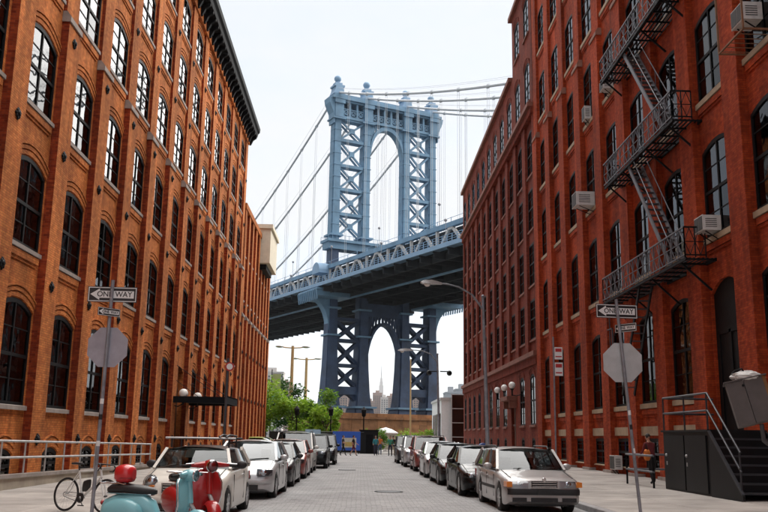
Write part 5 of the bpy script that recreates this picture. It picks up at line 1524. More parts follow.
    # doors: handles and shut lines
    for sg in (-1, 1):
        for k, yd in enumerate(S['doors']):
            sm_ = MB(); zt_ = belt(yd) - 0.10; wl_ = hw * interp(plan, yd)
            sm_.box(min(sg * (wl_ - 0.03), sg * (wl_ + 0.0005)), max(sg * (wl_ - 0.03), sg * (wl_ + 0.0005)), yd - 0.004, yd + 0.004, gc + 0.12, zt_); sm_.build('door_seam', MATS['trim_black'], root)
            if k > 0: MB().ball((sg * (hw + 0.003), yd - 0.16, belt(yd) - 0.17), 0.1, 8, sc=(0.18, 1, 0.2)).build('door_handle', MATS[S.get('handle', paintn)], root, smooth=60)
        if S.get('rub'): MB().box(min(sg * (hw - 0.02), sg * (hw + 0.014)), max(sg * (hw - 0.02), sg * (hw + 0.014)), yf + ra + 0.06, yr - ra - 0.06, 0.50, 0.57).build('side_moulding', MATS['trim_black'], root)
        MB().box(min(sg * 0.55 * hw, sg * 0.93 * hw), max(sg * 0.55 * hw, sg * 0.93 * hw), L - 0.06, L + 0.005, 0.68, 0.85).build('tail_light', MATS['lamp_red'], root)
    tm_, rm_, bk_ = wheel_mesh(r, 0.21, S.get('spokes', 7))
    for sg in (-1, 1):
        for yw in (yf, yr):
            wo = inst('wheel', tm_, root, (sg * (hw - 0.125), yw, r)); inst('rim', rm_, wo); inst('brake_disc', bk_, wo)
    if extras: extras(root, dict(hw=hw, rw=rw, bw=bw, zr=zr, H=H, a=g))
    return root

SEDAN = dict(L=4.7, W=1.82, H=1.43, r=0.33, fo=0.88, wb=2.75, top=[(0, 0.52), (0.03, 0.60), (0.10, 0.70), (0.35, 0.78), (1.25, 0.93), (2.0, 0.95), (3.6, 0.99), (4.2, 1.02), (4.55, 0.98), (4.66, 0.85), (4.7, 0.7)], glass=(1.20, 2.05, 3.25, 4.05), doors=(1.45, 2.45, 3.5), spokes=9,
    face=dict(grille=(0.50, 0.66, 0.36), lamp=(0.66, 0.63, 0.20, 0.085), bumper=(0.36, 0.48), intake=(0.24, 0.34, 0.55), plate=0.40))
SILVER = dict(SEDAN, L=4.3, H=1.50, W=1.80, wb=2.6, fo=0.9, top=[(0, 0.50), (0.03, 0.60), (0.10, 0.70), (0.35, 0.82), (1.15, 1.00), (2.0, 1.02), (3.6, 1.08), (4.1, 1.02), (4.25, 0.85), (4.3, 0.7)], glass=(1.08, 2.05, 3.55, 4.10), doors=(1.35, 2.35, 3.35),
    face=dict(grille=(0.56, 0.64, 0.30), lamp=(0.64, 0.70, 0.19, 0.10), bumper=(0.44, 0.54), intake=(0.27, 0.40, 0.5), plate=0.42))
WAGON = dict(L=4.72, W=1.76, H=1.44, r=0.325, fo=0.93, wb=2.66, top=[(0, 0.50), (0.03, 0.62), (0.08, 0.75), (0.25, 0.80), (1.35, 0.94), (2.2, 0.96), (4.3, 1.0), (4.6, 0.98), (4.68, 0.85), (4.72, 0.7)], glass=(1.32, 2.02, 4.15, 4.60), doors=(1.5, 2.5, 3.45), pillars=((0.32, 0.05), (0.62, 0.06)), spokes=8, tumble=0.20, rub=True,
    plan=[(0, 0.84), (0.04, 0.90), (0.12, 0.94), (0.35, 0.97), (0.8, 0.99), (1.5, 1.0), (3.4, 1.0), (4.2, 0.975), (4.6, 0.93), (4.72, 0.86)],
    face=dict(grille=(0.60, 0.74, 0.29), lamp=(0.60, 0.67, 0.24, 0.075), bumper=(0.44, 0.57), bumper_mat='trim_black', intake=(0.29, 0.38, 0.3), intakes=((-0.72, -0.40), (-0.30, 0.30), (0.40, 0.72)), plate=0.45, plate_mat='trim_black', amber=True, surround=True))
MINI = dict(L=3.63, W=1.69, H=1.40, r=0.31, fo=0.66, wb=2.46, top=[(0, 0.50), (0.03, 0.62), (0.08, 0.74), (0.25, 0.84), (0.95, 0.97), (1.6, 0.985), (3.2, 1.03), (3.5, 1.0), (3.6, 0.85), (3.63, 0.7)], glass=(0.98, 1.42, 3.15, 3.52), doors=(1.15, 2.4), pillars=((0.50, 0.09),), spokes=8, tumble=0.22, mirror='trim_black', roof_paint='paint_black', handle='chrome',
    plan=[(0, 0.62), (0.03, 0.74), (0.10, 0.86), (0.25, 0.95), (0.5, 0.985), (1.2, 1.0), (2.8, 1.0), (3.3, 0.96), (3.55, 0.90), (3.63, 0.80)],
    face=dict(grille=(0.54, 0.72, 0.34), lamp=(0.59, 0.74, 0.125, 0.1), round=True, bumper=(0.38, 0.48), intake=(0.25, 0.35, 0.45), plate=0.40, surround=True, bars=4))
SUV = dict(L=4.65, W=1.86, H=1.74, r=0.36, fo=0.90, wb=2.72, gc=0.26, top=[(0, 0.60), (0.03, 0.75), (0.08, 0.90), (0.25, 0.98), (1.15, 1.08), (2.2, 1.10), (4.2, 1.14), (4.5, 1.10), (4.6, 0.95), (4.65, 0.8)], glass=(1.12, 1.85, 4.10, 4.50), doors=(1.4, 2.4, 3.4), pillars=((0.34, 0.05), (0.64, 0.06)), tumble=0.19, spokes=6, rub=True,
    plan=[(0, 0.84), (0.04, 0.90), (0.12, 0.94), (0.35, 0.97), (0.8, 0.99), (1.5, 1.0), (3.4, 1.0), (4.2, 0.985), (4.55, 0.95), (4.65, 0.90)],
    face=dict(grille=(0.70, 0.90, 0.38), lamp=(0.66, 0.82, 0.19, 0.095), bumper=(0.46, 0.64), intake=(0.34, 0.44, 0.5), plate=0.50, surround=True, bars=4))

def rack(root, q):
    for k, y in enumerate((q['a'][1] + 0.25, q['a'][1] + 1.15)):
        MB().tube([(-q['rw'] - 0.12, y, q['H'] + 0.17), (q['rw'] + 0.12, y, q['H'] + 0.17)], 0.022, 8).build('rack_bar', MATS['galvanised' if k == 0 else 'trim_black'], root, smooth=60)
        for sg in (-1, 1): MB().tube([(sg * q['rw'] * 0.97, y, q['zr'] + 0.02), (sg * (q['rw'] - 0.02), y, q['H'] + 0.16)], 0.02, 6).build('rack_foot', MATS['trim_black'], root)
    for x in (0.42, 0.56):
        MB().tube([(x, q['a'][1] + 0.1, q['H'] + 0.20), (x, q['a'][1] + 0.5, q['H'] + 0.25), (x + 0.04, q['a'][1] + 1.25, q['H'] + 0.22)], 0.018, 6).build('ski_clamp', MATS['trim_black'], root, smooth=60)
def sticker(root, q):
    pass
car((-3.42, 17.3, 0), 'white small hatchback with black roof rack behind the scooters', MINI, 'paint_white', rz=R(-1.5), extras=rack)
car((-3.10, 23.2, 0), 'silver hatchback parked right behind the white small hatchback', SILVER, 'paint_silver', rz=R(-1))
car((-3.02, 28.6, 0), 'dark grey saloon between the silver hatchback and the red car', SEDAN, 'paint_graphite')
car((-2.95, 34.2, 0), 'dark red car in the left row behind the grey saloon', SILVER, 'paint_maroon')
car((-3.02, 39.6, 0), 'off-white tall wagon in the left row behind the dark red car', dict(SUV, H=1.82), 'paint_offwhite', rails=True)
car((-2.55, 45.4, 0), 'black off-roader in the left row behind the off-white wagon', SUV, 'paint_black')
car((-2.30, 51.4, 0), 'dark grey off-roader, last of the left row before the poster', dict(SUV, H=1.78), 'paint_dark', rails=True)
car((-6.6, 79.5, 0), 'lime car whose roof just shows past the left row', SILVER, 'paint_lime', rz=R(70))
car((4.14, 20.0, 0), 'champagne silver station wagon nearest on the right', WAGON, 'paint_champagne', rz=R(1.5), rails=True)
car((3.80, 25.2, 0), 'glossy black saloon right behind the station wagon', SEDAN, 'paint_black', rz=R(1))
car((3.68, 30.8, 0), 'dark saloon behind the glossy black one in the right row', dict(SEDAN, H=1.46), 'paint_dark', rz=R(1))
car((3.58, 36.4, 0), 'pale silver car in the middle of the right row', SILVER, 'paint_silver')
car((3.58, 43.3, 0), 'reddish brown off-roader in the right row', SUV, 'paint_maroon', rails=True)
car((3.40, 49.6, 0), 'silver off-roader beyond the reddish brown one', SUV, 'paint_silver', rails=True)
car((3.25, 56.0, 0), 'farthest dark off-roader at the end of the right row', dict(SUV, H=1.78), 'paint_graphite')

# ------------------------------------------------------------------ scooters and bicycle
paint('paint_aqua', (0.20, 0.48, 0.54)); paint('paint_scarlet', (0.36, 0.012, 0.014)); plain('seat_black', (0.016, 0.015, 0.017), 0.5, var=0.15)
plain('case_red', (0.55, 0.015, 0.02), 0.3, var=0.05, coat=0.5); plain('rubber', (0.012, 0.012, 0.012), 0.8, var=0.1)
def ring_loft(m, rows, n=14, power=0.8):
    """rows: (x, zc, half width, half height)"""
    rr = []
    for x, zc, w, h in rows:
        ring = []
        for k in range(n):
            t = 2 * math.pi * k / n; c, s = math.cos(t), math.sin(t)
            ring.append((x, w * math.copysign(abs(c) ** power, c), zc + h * math.copysign(abs(s) ** power, s)))
        rr.append(ring)
    m.grid(rr, wrap=True); m.add(rr[0], (tuple(range(n)),)); m.add(rr[-1], (tuple(reversed(range(n))),))
    return m
def scooter(loc, rz, label, paintn, case, steer=0.0):
    e = empty('motor_scooter', loc, rz, label=label, cat='scooter', group='scooters parked across the kerb')
    P = MATS[paintn]
    body = ring_loft(MB(), [(-0.90, 0.50, 0.05, 0.07), (-0.84, 0.52, 0.13, 0.14), (-0.68, 0.54, 0.17, 0.19), (-0.45, 0.55, 0.17, 0.21), (-0.22, 0.53, 0.15, 0.22), (-0.06, 0.46, 0.12, 0.19), (0.02, 0.36, 0.12, 0.10)]).build('rear_body', P, e, smooth=60)
    for s_ in (-1, 1):
        c = MB(); c.ball((-0.52, s_ * 0.165, 0.47), 0.34, 18, sc=(1.0, 0.34, 0.62)); c.build('side_cowl', P, e, smooth=60)
        MB().box(-0.7, -0.4, s_ * 0.262 - 0.004, s_ * 0.262 + 0.022, 0.42, 0.47).build('cowl_trim', MATS['chrome'], e)
    m = MB(); m.box(-0.05, 0.42, -0.2, 0.2, 0.25, 0.31); m.build('floor_board', P, e)
    rows = []
    for x, z, w in ((0.38, 0.27, 0.19), (0.46, 0.42, 0.22), (0.50, 0.60, 0.25), (0.49, 0.78, 0.25), (0.46, 0.92, 0.20), (0.44, 0.98, 0.10)):
        rows.append([(x - 0.10 * abs(q) ** 2, w * q, z) for q in (-1, -0.7, -0.35, 0, 0.35, 0.7, 1)])
    m = MB(); m.grid(rows); m.grid([[(x - 0.025, y, z) for x, y, z in reversed(r_)] for r_ in rows]); m.build('leg_shield', P, e, smooth=60)
    ed = MB(); ed.tube([r_[0] for r_ in rows] + [r_[-1] for r_ in reversed(rows)], 0.012, 6); ed.build('shield_edge', MATS['chrome'], e, smooth=60)
    m = MB(); m.tube([(0.50, 0, 0.62), (0.47, 0, 0.95)], [0.05, 0.045], 10); m.build('horn_cover', P, e, smooth=60)
    seat = ring_loft(MB(), [(-0.80, 0.80, 0.10, 0.04), (-0.74, 0.815, 0.145, 0.065), (-0.5, 0.82, 0.155, 0.07), (-0.25, 0.80, 0.14, 0.065), (-0.08, 0.78, 0.08, 0.05), (-0.04, 0.77, 0.03, 0.03)], power=0.7).build('seat', MATS['seat_black'], e, smooth=60)
    ring_loft(MB(), [(-0.79, 0.755, 0.12, 0.02), (-0.5, 0.755, 0.16, 0.022), (-0.1, 0.735, 0.09, 0.02)]).build('seat_rim', MATS['chrome'], seat, smooth=60)
    # steering: fork, fender, headset, bars turn together
    st_ = empty('steering', (0.50, 0, 0), steer, parent=e)
    MB().tube([(0.13, 0.06, 0.22), (0.10, 0.05, 0.45), (0, 0, 0.62)], 0.03, 8).build('fork', MATS['galvanised'], st_, smooth=60)
    f = MB(); rr = []
    for i in range(10):
        t = R(-12 + 22.0 * i); rr.append([(0.13 + 0.285 * math.cos(t) * (1 - 0.25 * abs(q) ** 3), 0.105 * q, 0.24 + 0.30 * math.sin(t) * (1 - 0.22 * abs(q) ** 3)) for q in (-1, -0.85, -0.5, 0, 0.5, 0.85, 1)])
    f.grid(rr); f.build('fender', P, st_, smooth=60)
    h = MB(); h.ball((-0.04, 0, 1.03), 0.12, 14, sc=(1.15, 0.95, 0.8)); h.tube([(-0.04, -0.30, 1.04), (-0.05, -0.1, 1.05), (-0.05, 0.1, 1.05), (-0.04, 0.30, 1.04)], [0.025, 0.05, 0.05, 0.025], 8); h.build('headset', P, st_, smooth=60)
    MB().ball((0.075, 0, 1.03), 0.085, 14, sc=(0.5, 1, 1)).build('headlight', MATS['lamp_glass'], st_, smooth=60)
    MB().lathe([(0.085, -0.01), (0.096, 0.0), (0.085, 0.015)], (0.07, 0, 1.03), 'x', 16).build('headlight_ring', MATS['chrome'], st_, smooth=60)
    for s_ in (-1, 1):
        MB().tube([(-0.04, s_ * 0.28, 1.04), (-0.08, s_ * 0.42, 1.03)], 0.022, 8).build('grip', MATS['rubber'], st_, smooth=60)
        MB().tube([(-0.02, s_ * 0.26, 1.07), (0.04, s_ * 0.40, 1.06)], 0.008, 6).build('brake_lever', MATS['chrome'], st_)
    for par, x in ((e, -0.62), (st_, 0.13)):
        t = MB(); t.lathe([(0.15, -0.045), (0.20, -0.05), (0.225, -0.025), (0.23, 0), (0.225, 0.025), (0.20, 0.05), (0.15, 0.045)], (x, 0, 0.23), 'y', 22); w_ = t.build('wheel', MATS['rubber'], par, smooth=50)
        MB().lathe([(0.0, -0.05), (0.05, -0.05), (0.07, -0.02), (0.15, -0.035), (0.15, 0.035), (0.07, 0.02), (0.05, 0.05), (0.0, 0.05)], (x, 0, 0.23), 'y', 18).build('rim', MATS['alloy'], w_, smooth=40)
    MB().ball((-0.90, 0, 0.60), 0.05, 10, sc=(0.6, 1.3, 0.8)).build('tail_light', MATS['lamp_red'], e, smooth=60)
    MB().tube([(-0.2, 0.12, 0.3), (-0.28, 0.2, 0.02)], 0.014, 6).build('kick_stand', MATS['iron_grey'], e)
    rk = MB()
    for s_ in (-0.1, 0.1): rk.tube([(-0.42, s_, 0.86), (-0.60, s_, 0.895), (-0.92, s_, 0.895)], 0.01, 6)
    for x in (-0.6, -0.76, -0.92): rk.tube([(x, -0.1, 0.895), (x, 0.1, 0.895)], 0.01, 6)
    rk.build('rear_rack', MATS['chrome'], e)
    if case:
        k = MB(); ring_loft(k, [(x + 0.27, z - 0.02, w * 0.85, h * 0.95) for x, z, w, h in ((-0.98, 1.05, 0.10, 0.09), (-0.96, 1.05, 0.15, 0.125), (-0.90, 1.055, 0.18, 0.145), (-0.83, 1.06, 0.19, 0.15), (-0.76, 1.055, 0.17, 0.14), (-0.71, 1.05, 0.14, 0.12), (-0.69, 1.05, 0.09, 0.08))], n=18, power=0.75); ko = k.build('top_case', MATS['case_red'], e, smooth=50)
        ring_loft(MB(), [(-0.70, 0.975, 0.12, 0.007), (-0.56, 0.975, 0.166, 0.007), (-0.43, 0.975, 0.12, 0.007)], n=18, power=0.75).build('case_seam', MATS['seat_black'], ko)
    return e
scooter((-3.06, 13.9, 0), R(-9), 'light blue scooter with a red top case in the left foreground', 'paint_aqua', True, steer=R(-12))
red_sc = scooter((-2.80, 15.5, 0), R(-55), 'red scooter close behind the light blue one', 'paint_scarlet', False, steer=R(-8))
red_sc.scale = (1.1, 1.1, 1.1)

bk = empty('bicycle', (-5.32, 17.62, 0.125), math.atan2(-0.55, 0.83), label='white road bicycle leaning by the left sign post', cat='bicycle')
bk.rotation_euler = (R(-5), 0, math.atan2(-0.45, 0.89))
plain('bike_white', (0.72, 0.72, 0.70), 0.3, var=0.05)
WR = 0.335
for x in (-0.5, 0.5):
    t = MB(); t.lathe([(WR - 0.024 + 0.013 * math.cos(a), 0.013 * math.sin(a)) for a in [k * math.pi / 4 for k in range(8)]], (x, 0, WR), 'y', 36, closed=True); w_ = t.build('wheel', MATS['rubber'], bk, smooth=60)
    rm = MB(); rm.lathe([(WR - 0.034, -0.009), (WR - 0.055, -0.009), (WR - 0.055, 0.009), (WR - 0.034, 0.009)], (x, 0, WR), 'y', 36, closed=True); rm.lathe([(0, -0.03), (0.02, -0.03), (0.02, 0.03), (0, 0.03)], (x, 0, WR), 'y', 10); rm.build('rim', MATS['trim_black'], w_)
    sp_ = MB()
    for k in range(18):
        a = 2 * math.pi * k / 18; sp_.tube([(x, 0.015 * (-1) ** k, WR), (x + (WR - 0.05) * math.cos(a), 0, WR + (WR - 0.05) * math.sin(a))], 0.0022, 4, cap=False)
    sp_.build('spokes', MATS['galvanised'], w_)
BB, ST, HT, HB = (-0.08, 0, 0.28), (-0.24, 0, 0.78), (0.30, 0, 0.82), (0.345, 0, 0.68)
fr = MB(); fr.tube([BB, ST], 0.018, 10); fr.tube([ST, HT], 0.019, 10); fr.tube([BB, HB], 0.024, 10); fr.tube([HT, HB], 0.022, 10)
for s_ in (-1, 1): fr.tube([(BB[0], s_ * 0.03, BB[2]), (-0.5, s_ * 0.055, WR)], 0.011, 8); fr.tube([(ST[0], s_ * 0.02, ST[2] - 0.03), (-0.5, s_ * 0.055, WR)], 0.009, 8)
fr.build('frame', MATS['bike_white'], bk, smooth=60)
fk = MB()
for s_ in (-1, 1): fk.tube([(HB[0], s_ * 0.03, HB[2] - 0.03), (0.42, s_ * 0.045, 0.5), (0.5, s_ * 0.045, WR)], 0.013, 8)
fk.build('fork', MATS['bike_white'], bk, smooth=60)
MB().tube([ST, (-0.275, 0, 0.90)], 0.013, 8).build('seat_post', MATS['trim_black'], bk)
ring_loft(MB(), [(-0.42, 0.925, 0.065, 0.022), (-0.34, 0.93, 0.07, 0.025), (-0.22, 0.925, 0.03, 0.02), (-0.14, 0.915, 0.015, 0.014)]).build('saddle', MATS['seat_black'], bk, smooth=60)
hb = MB(); hb.tube([HT, (0.28, 0, 0.90), (0.36, 0, 0.93)], 0.014, 8)
hb.tube([(0.36, -0.2, 0.93), (0.36, 0.2, 0.93)], 0.013, 8)
for s_ in (-1, 1): hb.tube([(0.36, s_ * 0.2, 0.93), (0.44, s_ * 0.205, 0.92), (0.47, s_ * 0.21, 0.86), (0.42, s_ * 0.21, 0.80), (0.34, s_ * 0.21, 0.80)], 0.014, 8)
hb.build('handlebar', MATS['seat_black'], bk, smooth=60)
cr = MB(); cr.lathe([(0.03, -0.06), (0.095, -0.056), (0.095, -0.05), (0.03, -0.05)], (BB[0], 0, BB[2]), 'y', 24, closed=True); cr.tube([(BB[0], -0.07, BB[2]), (BB[0] + 0.10, -0.075, BB[2] - 0.13)], 0.01, 6); cr.tube([(BB[0], 0.07, BB[2]), (BB[0] - 0.10, 0.075, BB[2] + 0.13)], 0.01, 6)
cr.box(BB[0] + 0.06, BB[0] + 0.15, -0.16, -0.08, BB[2] - 0.15, BB[2] - 0.13); cr.box(BB[0] - 0.15, BB[0] - 0.06, 0.08, 0.16, BB[2] + 0.12, BB[2] + 0.14); cr.build('crank', MATS['trim_black'], bk)
MB().tube([(BB[0] + 0.02, -0.055, BB[2] + 0.09), (-0.5, -0.055, WR + 0.04), (-0.53, -0.055, WR), (-0.5, -0.055, WR - 0.04), (BB[0] + 0.02, -0.055, BB[2] - 0.09)], 0.006, 5).build('chain', MATS['iron_grey'], bk)
ring_loft(MB(), [(-0.08, 0.50, 0.034, 0.10), (0.0, 0.52, 0.036, 0.11), (0.07, 0.54, 0.034, 0.10)]).build('frame_bag', MATS['seat_black'], bk, smooth=60)

# ------------------------------------------------------------------ people
plain('skin', (0.45, 0.24, 0.16), 0.6, var=0.05); plain('hair_dark', (0.02, 0.014, 0.01), 0.7, var=0.2); plain('hair_brown', (0.10, 0.05, 0.025), 0.7, var=0.2)
for nm, c in (('cloth_black', (0.012, 0.012, 0.014)), ('cloth_navy', (0.025, 0.03, 0.06)), ('cloth_teal', (0.03, 0.22, 0.26)), ('cloth_orange', (0.60, 0.17, 0.03)), ('cloth_green', (0.05, 0.25, 0.16)), ('cloth_khaki', (0.36, 0.29, 0.18)), ('cloth_maroon', (0.12, 0.012, 0.015)), ('cloth_lime', (0.35, 0.45, 0.05)), ('cloth_denim', (0.06, 0.10, 0.18)), ('cloth_white', (0.6, 0.6, 0.6)), ('cloth_red', (0.4, 0.03, 0.04))): plain(nm, c, 0.85, var=0.12, scale=8)

def limb_body(joints, edges, radii, name):
    me = bpy.data.meshes.new(name); me.from_pydata([Vector(j) for j in joints], edges, [])
    o = bpy.data.objects.new(name, me); COL.objects.link(o)
    o.modifiers.new('skin', 'SKIN'); me.skin_vertices.new() if not me.skin_vertices else None
    for i, rr in enumerate(radii): me.skin_vertices[0].data[i].radius = rr if isinstance(rr, tuple) else (rr, rr)
    me.skin_vertices[0].data[0].use_root = True
    s_ = o.modifiers.new('sub', 'SUBSURF'); s_.levels = 2; s_.render_levels = 2
    dg = bpy.context.evaluated_depsgraph_get()
    res = bpy.data.meshes.new_from_object(o.evaluated_get(dg))
    bpy.data.objects.remove(o)
    return res

def person(loc, rz, label, shirt, trousers, hair='hair_dark', stride=0.25, arm=(0.1, -0.1), bend=(0.05, 0.05), lean=0.0, sleeves='short', h=1.72, shoes='cloth_black', bare_legs=False, forearm=(0.25, 0.25)):
    """faces -y; stride in metres; arm swing (front positive) of the two hands"""
    e = empty('person', loc, rz, label=label, cat='person', group='people on the street')
    k = h / 1.75; ln = lean
    pelvis, waist, chest, neckb = (0, 0, 0.95), (0, -0.02 - ln * 0.4, 1.12), (0, -ln, 1.36), (0, -ln * 1.15, 1.49)
    head1, head2 = (0, -ln * 1.35 - 0.01, 1.57), (0, -ln * 1.45 - 0.015, 1.66)
    J = [pelvis, waist, chest, neckb, head1, head2]; E = [(0, 1), (1, 2), (2, 3), (3, 4), (4, 5)]
    Rr = [(0.155, 0.115), (0.14, 0.10), (0.165, 0.115), 0.062, 0.058, 0.07]
    lab = ['t', 's', 's', 'k', 'k', 'k']
    for sg, st_, be in ((-1, stride, bend[0]), (1, -stride, bend[1])):
        b = len(J); J += [(sg * 0.10, 0, 0.88), (sg * 0.11, -st_ * 0.55 - be, 0.50), (sg * 0.11, -st_ + be * 0.6, 0.10 + be * 0.35), (sg * 0.12, -st_ - 0.13 + be * 0.6, 0.04 + be * 0.2)]
        E += [(0, b), (b, b + 1), (b + 1, b + 2), (b + 2, b + 3)]; Rr += [0.092, 0.062, 0.046, (0.042, 0.034)]; lab += ['t', 'l', 'l', 'f']
    for sg, sw, fa in ((-1, arm[0], forearm[0]), (1, arm[1], forearm[1])):
        b = len(J); sx = sg * 0.19; y0 = -ln
        el = (sg * 0.245, y0 - sw * 0.5, 1.17); ha = (sg * 0.25, y0 - sw - fa * 0.5, 0.94 + fa * 0.35)
        d = (Vector(ha) - Vector(el)).normalized()
        pl = tuple(Vector(ha) + d * 0.08)
        J += [(sx, y0, 1.42), el, ha, pl]
        E += [(2, b), (b, b + 1), (b + 1, b + 2), (b + 2, b + 3)]; Rr += [0.060, 0.043, 0.030, (0.040, 0.020)]; lab += ['s', 'a', 'h', 'h']
        # fingers and thumb
        side = Vector((sg, 0, 0)); fwd = d.cross(side).normalized()
        for q, (off, ln_) in enumerate(((-0.028, 0.07), (-0.010, 0.085), (0.010, 0.08), (0.028, 0.062))):
            c = len(J); root_ = Vector(pl) + fwd * off
            J += [tuple(root_ + d * ln_ * 0.5), tuple(root_ + d * ln_ * 0.9 - side * 0.02)]
            E += [(b + 3, c), (c, c + 1)]; Rr += [0.010, 0.008]; lab += ['h', 'h']
        c = len(J); th = Vector(ha) + d * 0.03 - fwd * 0.045
        J += [tuple(th), tuple(th + d * 0.045 - fwd * 0.01)]; E += [(b + 2, c), (c, c + 1)]; Rr += [0.012, 0.009]; lab += ['h', 'h']
    me = limb_body([tuple(Vector(j) * k) for j in J], E, [tuple(x * k for x in q) if isinstance(q, tuple) else q * k for q in Rr], 'body')
    slots = {'k': 0, 'h': 0, 's': 1, 't': 2, 'l': 0 if bare_legs else 2, 'f': 3, 'a': 1 if sleeves == 'long' else 0}
    me.materials.clear()
    for mn in ('skin', shirt, trousers, shoes): me.materials.append(MATS[mn])
    Jv = [Vector(j) * k for j in J]
    for p in me.polygons:
        c = p.center; best, bi = 1e9, 0
        for (a, b) in E:
            A, B = Jv[a], Jv[b]; ab = B - A; t = max(0, min(1, (c - A).dot(ab) / max(ab.length_squared, 1e-9))); q = A + ab * t; dd = (c - q).length
            if dd < best:
                best = dd
                la, lb = lab[a], lab[b]
                if la == 's' and lb == 'a': bi = 's' if (t < 0.75 or sleeves == 'long') else 'a'
                elif la == 'a' and lb == 'h': bi = 'a' if t < 0.9 else 'h'
                elif la == 't' and lb == 'l': bi = 't' if t < 0.85 else 'l'
                elif la == 'l' and lb == 'f': bi = 'l' if t < 0.1 else 'f'
                elif la == 't' and lb == 's': bi = 't' if t < 0.3 else 's'
                elif la == 's' and lb == 'k': bi = 's' if t < 0.8 else 'k'
                else: bi = lb
        p.material_index = slots[bi]; p.use_smooth = True
    bo = bpy.data.objects.new('body', me); link(bo, e)
    # head shaped over the neck: skull, jaw, nose, ears; hair cap
    hc = Vector((0, (-ln * 1.45 - 0.015), 1.655)) * k
    m = MB(); m.ball((0, 0, 0), 0.095 * k, 16, sc=(0.82, 1.0, 1.22))
    m.v = [(x * (1 - 0.22 * max(0, -z / 0.11)), y, z) for x, y, z in m.v]
    m.ball((0, -0.095 * k, -0.012 * k), 0.018 * k, 8, sc=(0.8, 1.1, 1.5))
    for s_ in (-1, 1): m.ball((s_ * 0.08 * k, 0.005 * k, 0.0), 0.024 * k, 8, sc=(0.4, 0.8, 1.2))
    ho = m.build('head', MATS['skin'], bo, smooth=60); ho.location = hc
    fe_ = MB()
    for s_ in (-1, 1): fe_.ball((s_ * 0.033 * k, -0.083 * k, 0.018 * k), 0.010 * k, 6)
    fe_.box(-0.022 * k, 0.022 * k, -0.089 * k, -0.078 * k, -0.052 * k, -0.046 * k); fo_ = fe_.build('facial_features', MATS['hair_dark'], bo); fo_.location = hc; fo_['kind'] = 'stuff'
    hm = MB(); hm.ball((0, 0.016 * k, 0.026 * k), 0.101 * k, 14, sc=(0.86, 1.0, 1.12))
    hm.f = [f for f in hm.f if sum(hm.v[i][2] - 0.55 * hm.v[i][1] * -1 * -1 for i in f) / len(f) > -0.045 * k and not (sum(hm.v[i][1] for i in f) / len(f) < -0.04 * k and sum(hm.v[i][2] for i in f) / len(f) < 0.055 * k)]
    hm.m = [0] * len(hm.f); hr_ = hm.build('hair', MATS[hair], e, smooth=60); hr_.location = hc
    return e
person((-1.45, 77.5, 0.02), R(75), 'person in black striding past the blue poster, left of two', 'cloth_black', 'cloth_black', stride=0.28, arm=(0.2, -0.2))
person((-0.55, 77.0, 0.02), R(80), 'person in dark clothes with bare legs walking right of the poster', 'cloth_black', 'cloth_maroon', stride=0.30, arm=(-0.2, 0.2), bare_legs=True)
person((1.40, 78.5, 0.04), R(5), 'person in teal top and dark trousers by the park entrance', 'cloth_teal', 'cloth_navy', stride=0.08, sleeves='long')
person((1.85, 82.0, 0.04), R(180), 'person in bright orange top in the middle of the street end', 'cloth_orange', 'cloth_denim', stride=0.1, hair='hair_brown')
person((2.65, 77.5, 0.04), R(-15), 'person in green-blue top standing right of the orange one', 'cloth_green', 'cloth_navy', stride=0.06, sleeves='long')
person((2.98, 79.5, 0.04), R(185), 'person in black top and khaki trousers at the street end', 'cloth_black', 'cloth_khaki', stride=0.05)
person((3.30, 80.5, 0.03), R(180), 'person in lime green jacket nearest the right row of cars', 'cloth_lime', 'cloth_khaki', stride=0.06, sleeves='long')
person((9.98, 30.2, 0.22), R(200), 'person in dark red top leaning behind the pipe rail', 'cloth_maroon', 'cloth_black', stride=0.10, lean=0.14, arm=(0.15, 0.1), sleeves='long', h=1.66)

bgp = empty('backpack', (9.74, 30.0, 0.22), R(200), label='orange bag hanging beside the person behind the pipe rail', cat='bag')
ring_loft(MB(), [(-0.10, 0.98, 0.06, 0.14), (-0.05, 0.98, 0.10, 0.19), (0.05, 0.98, 0.10, 0.19), (0.10, 0.98, 0.06, 0.14)]).build('pouch', MATS['cloth_orange'], bgp, smooth=60)
MB().tube([(0.0, 0.05, 1.15), (0.06, 0.04, 1.36), (0.0, -0.05, 1.15)], 0.014, 6).build('strap', MATS['cloth_black'], bgp)
# boards leaning behind the rail
for (x, y, z, w, hh, nm, lb_) in ((10.75, 29.3, 0.9, 0.42, 0.85, 'notice_board', 'white upright board beside the black stoop'), (10.95, 31.0, 0.85, 0.34, 0.6, 'notice_board', 'smaller white board behind the person at the pipe rail')):
    e = empty(nm, (x, y, 0.22), R(-18), label=lb_, cat='board')
    MB().box(-w / 2, w / 2, -0.015, 0.015, z, z + hh).build('panel', MATS['sign_white'], e)
    for s_ in (-1, 1): MB().box(s_ * w * 0.4 - 0.02, s_ * w * 0.4 + 0.02, 0.015, 0.05, 0, z + hh * 0.6).build('leg', MATS['iron_grey'], e)

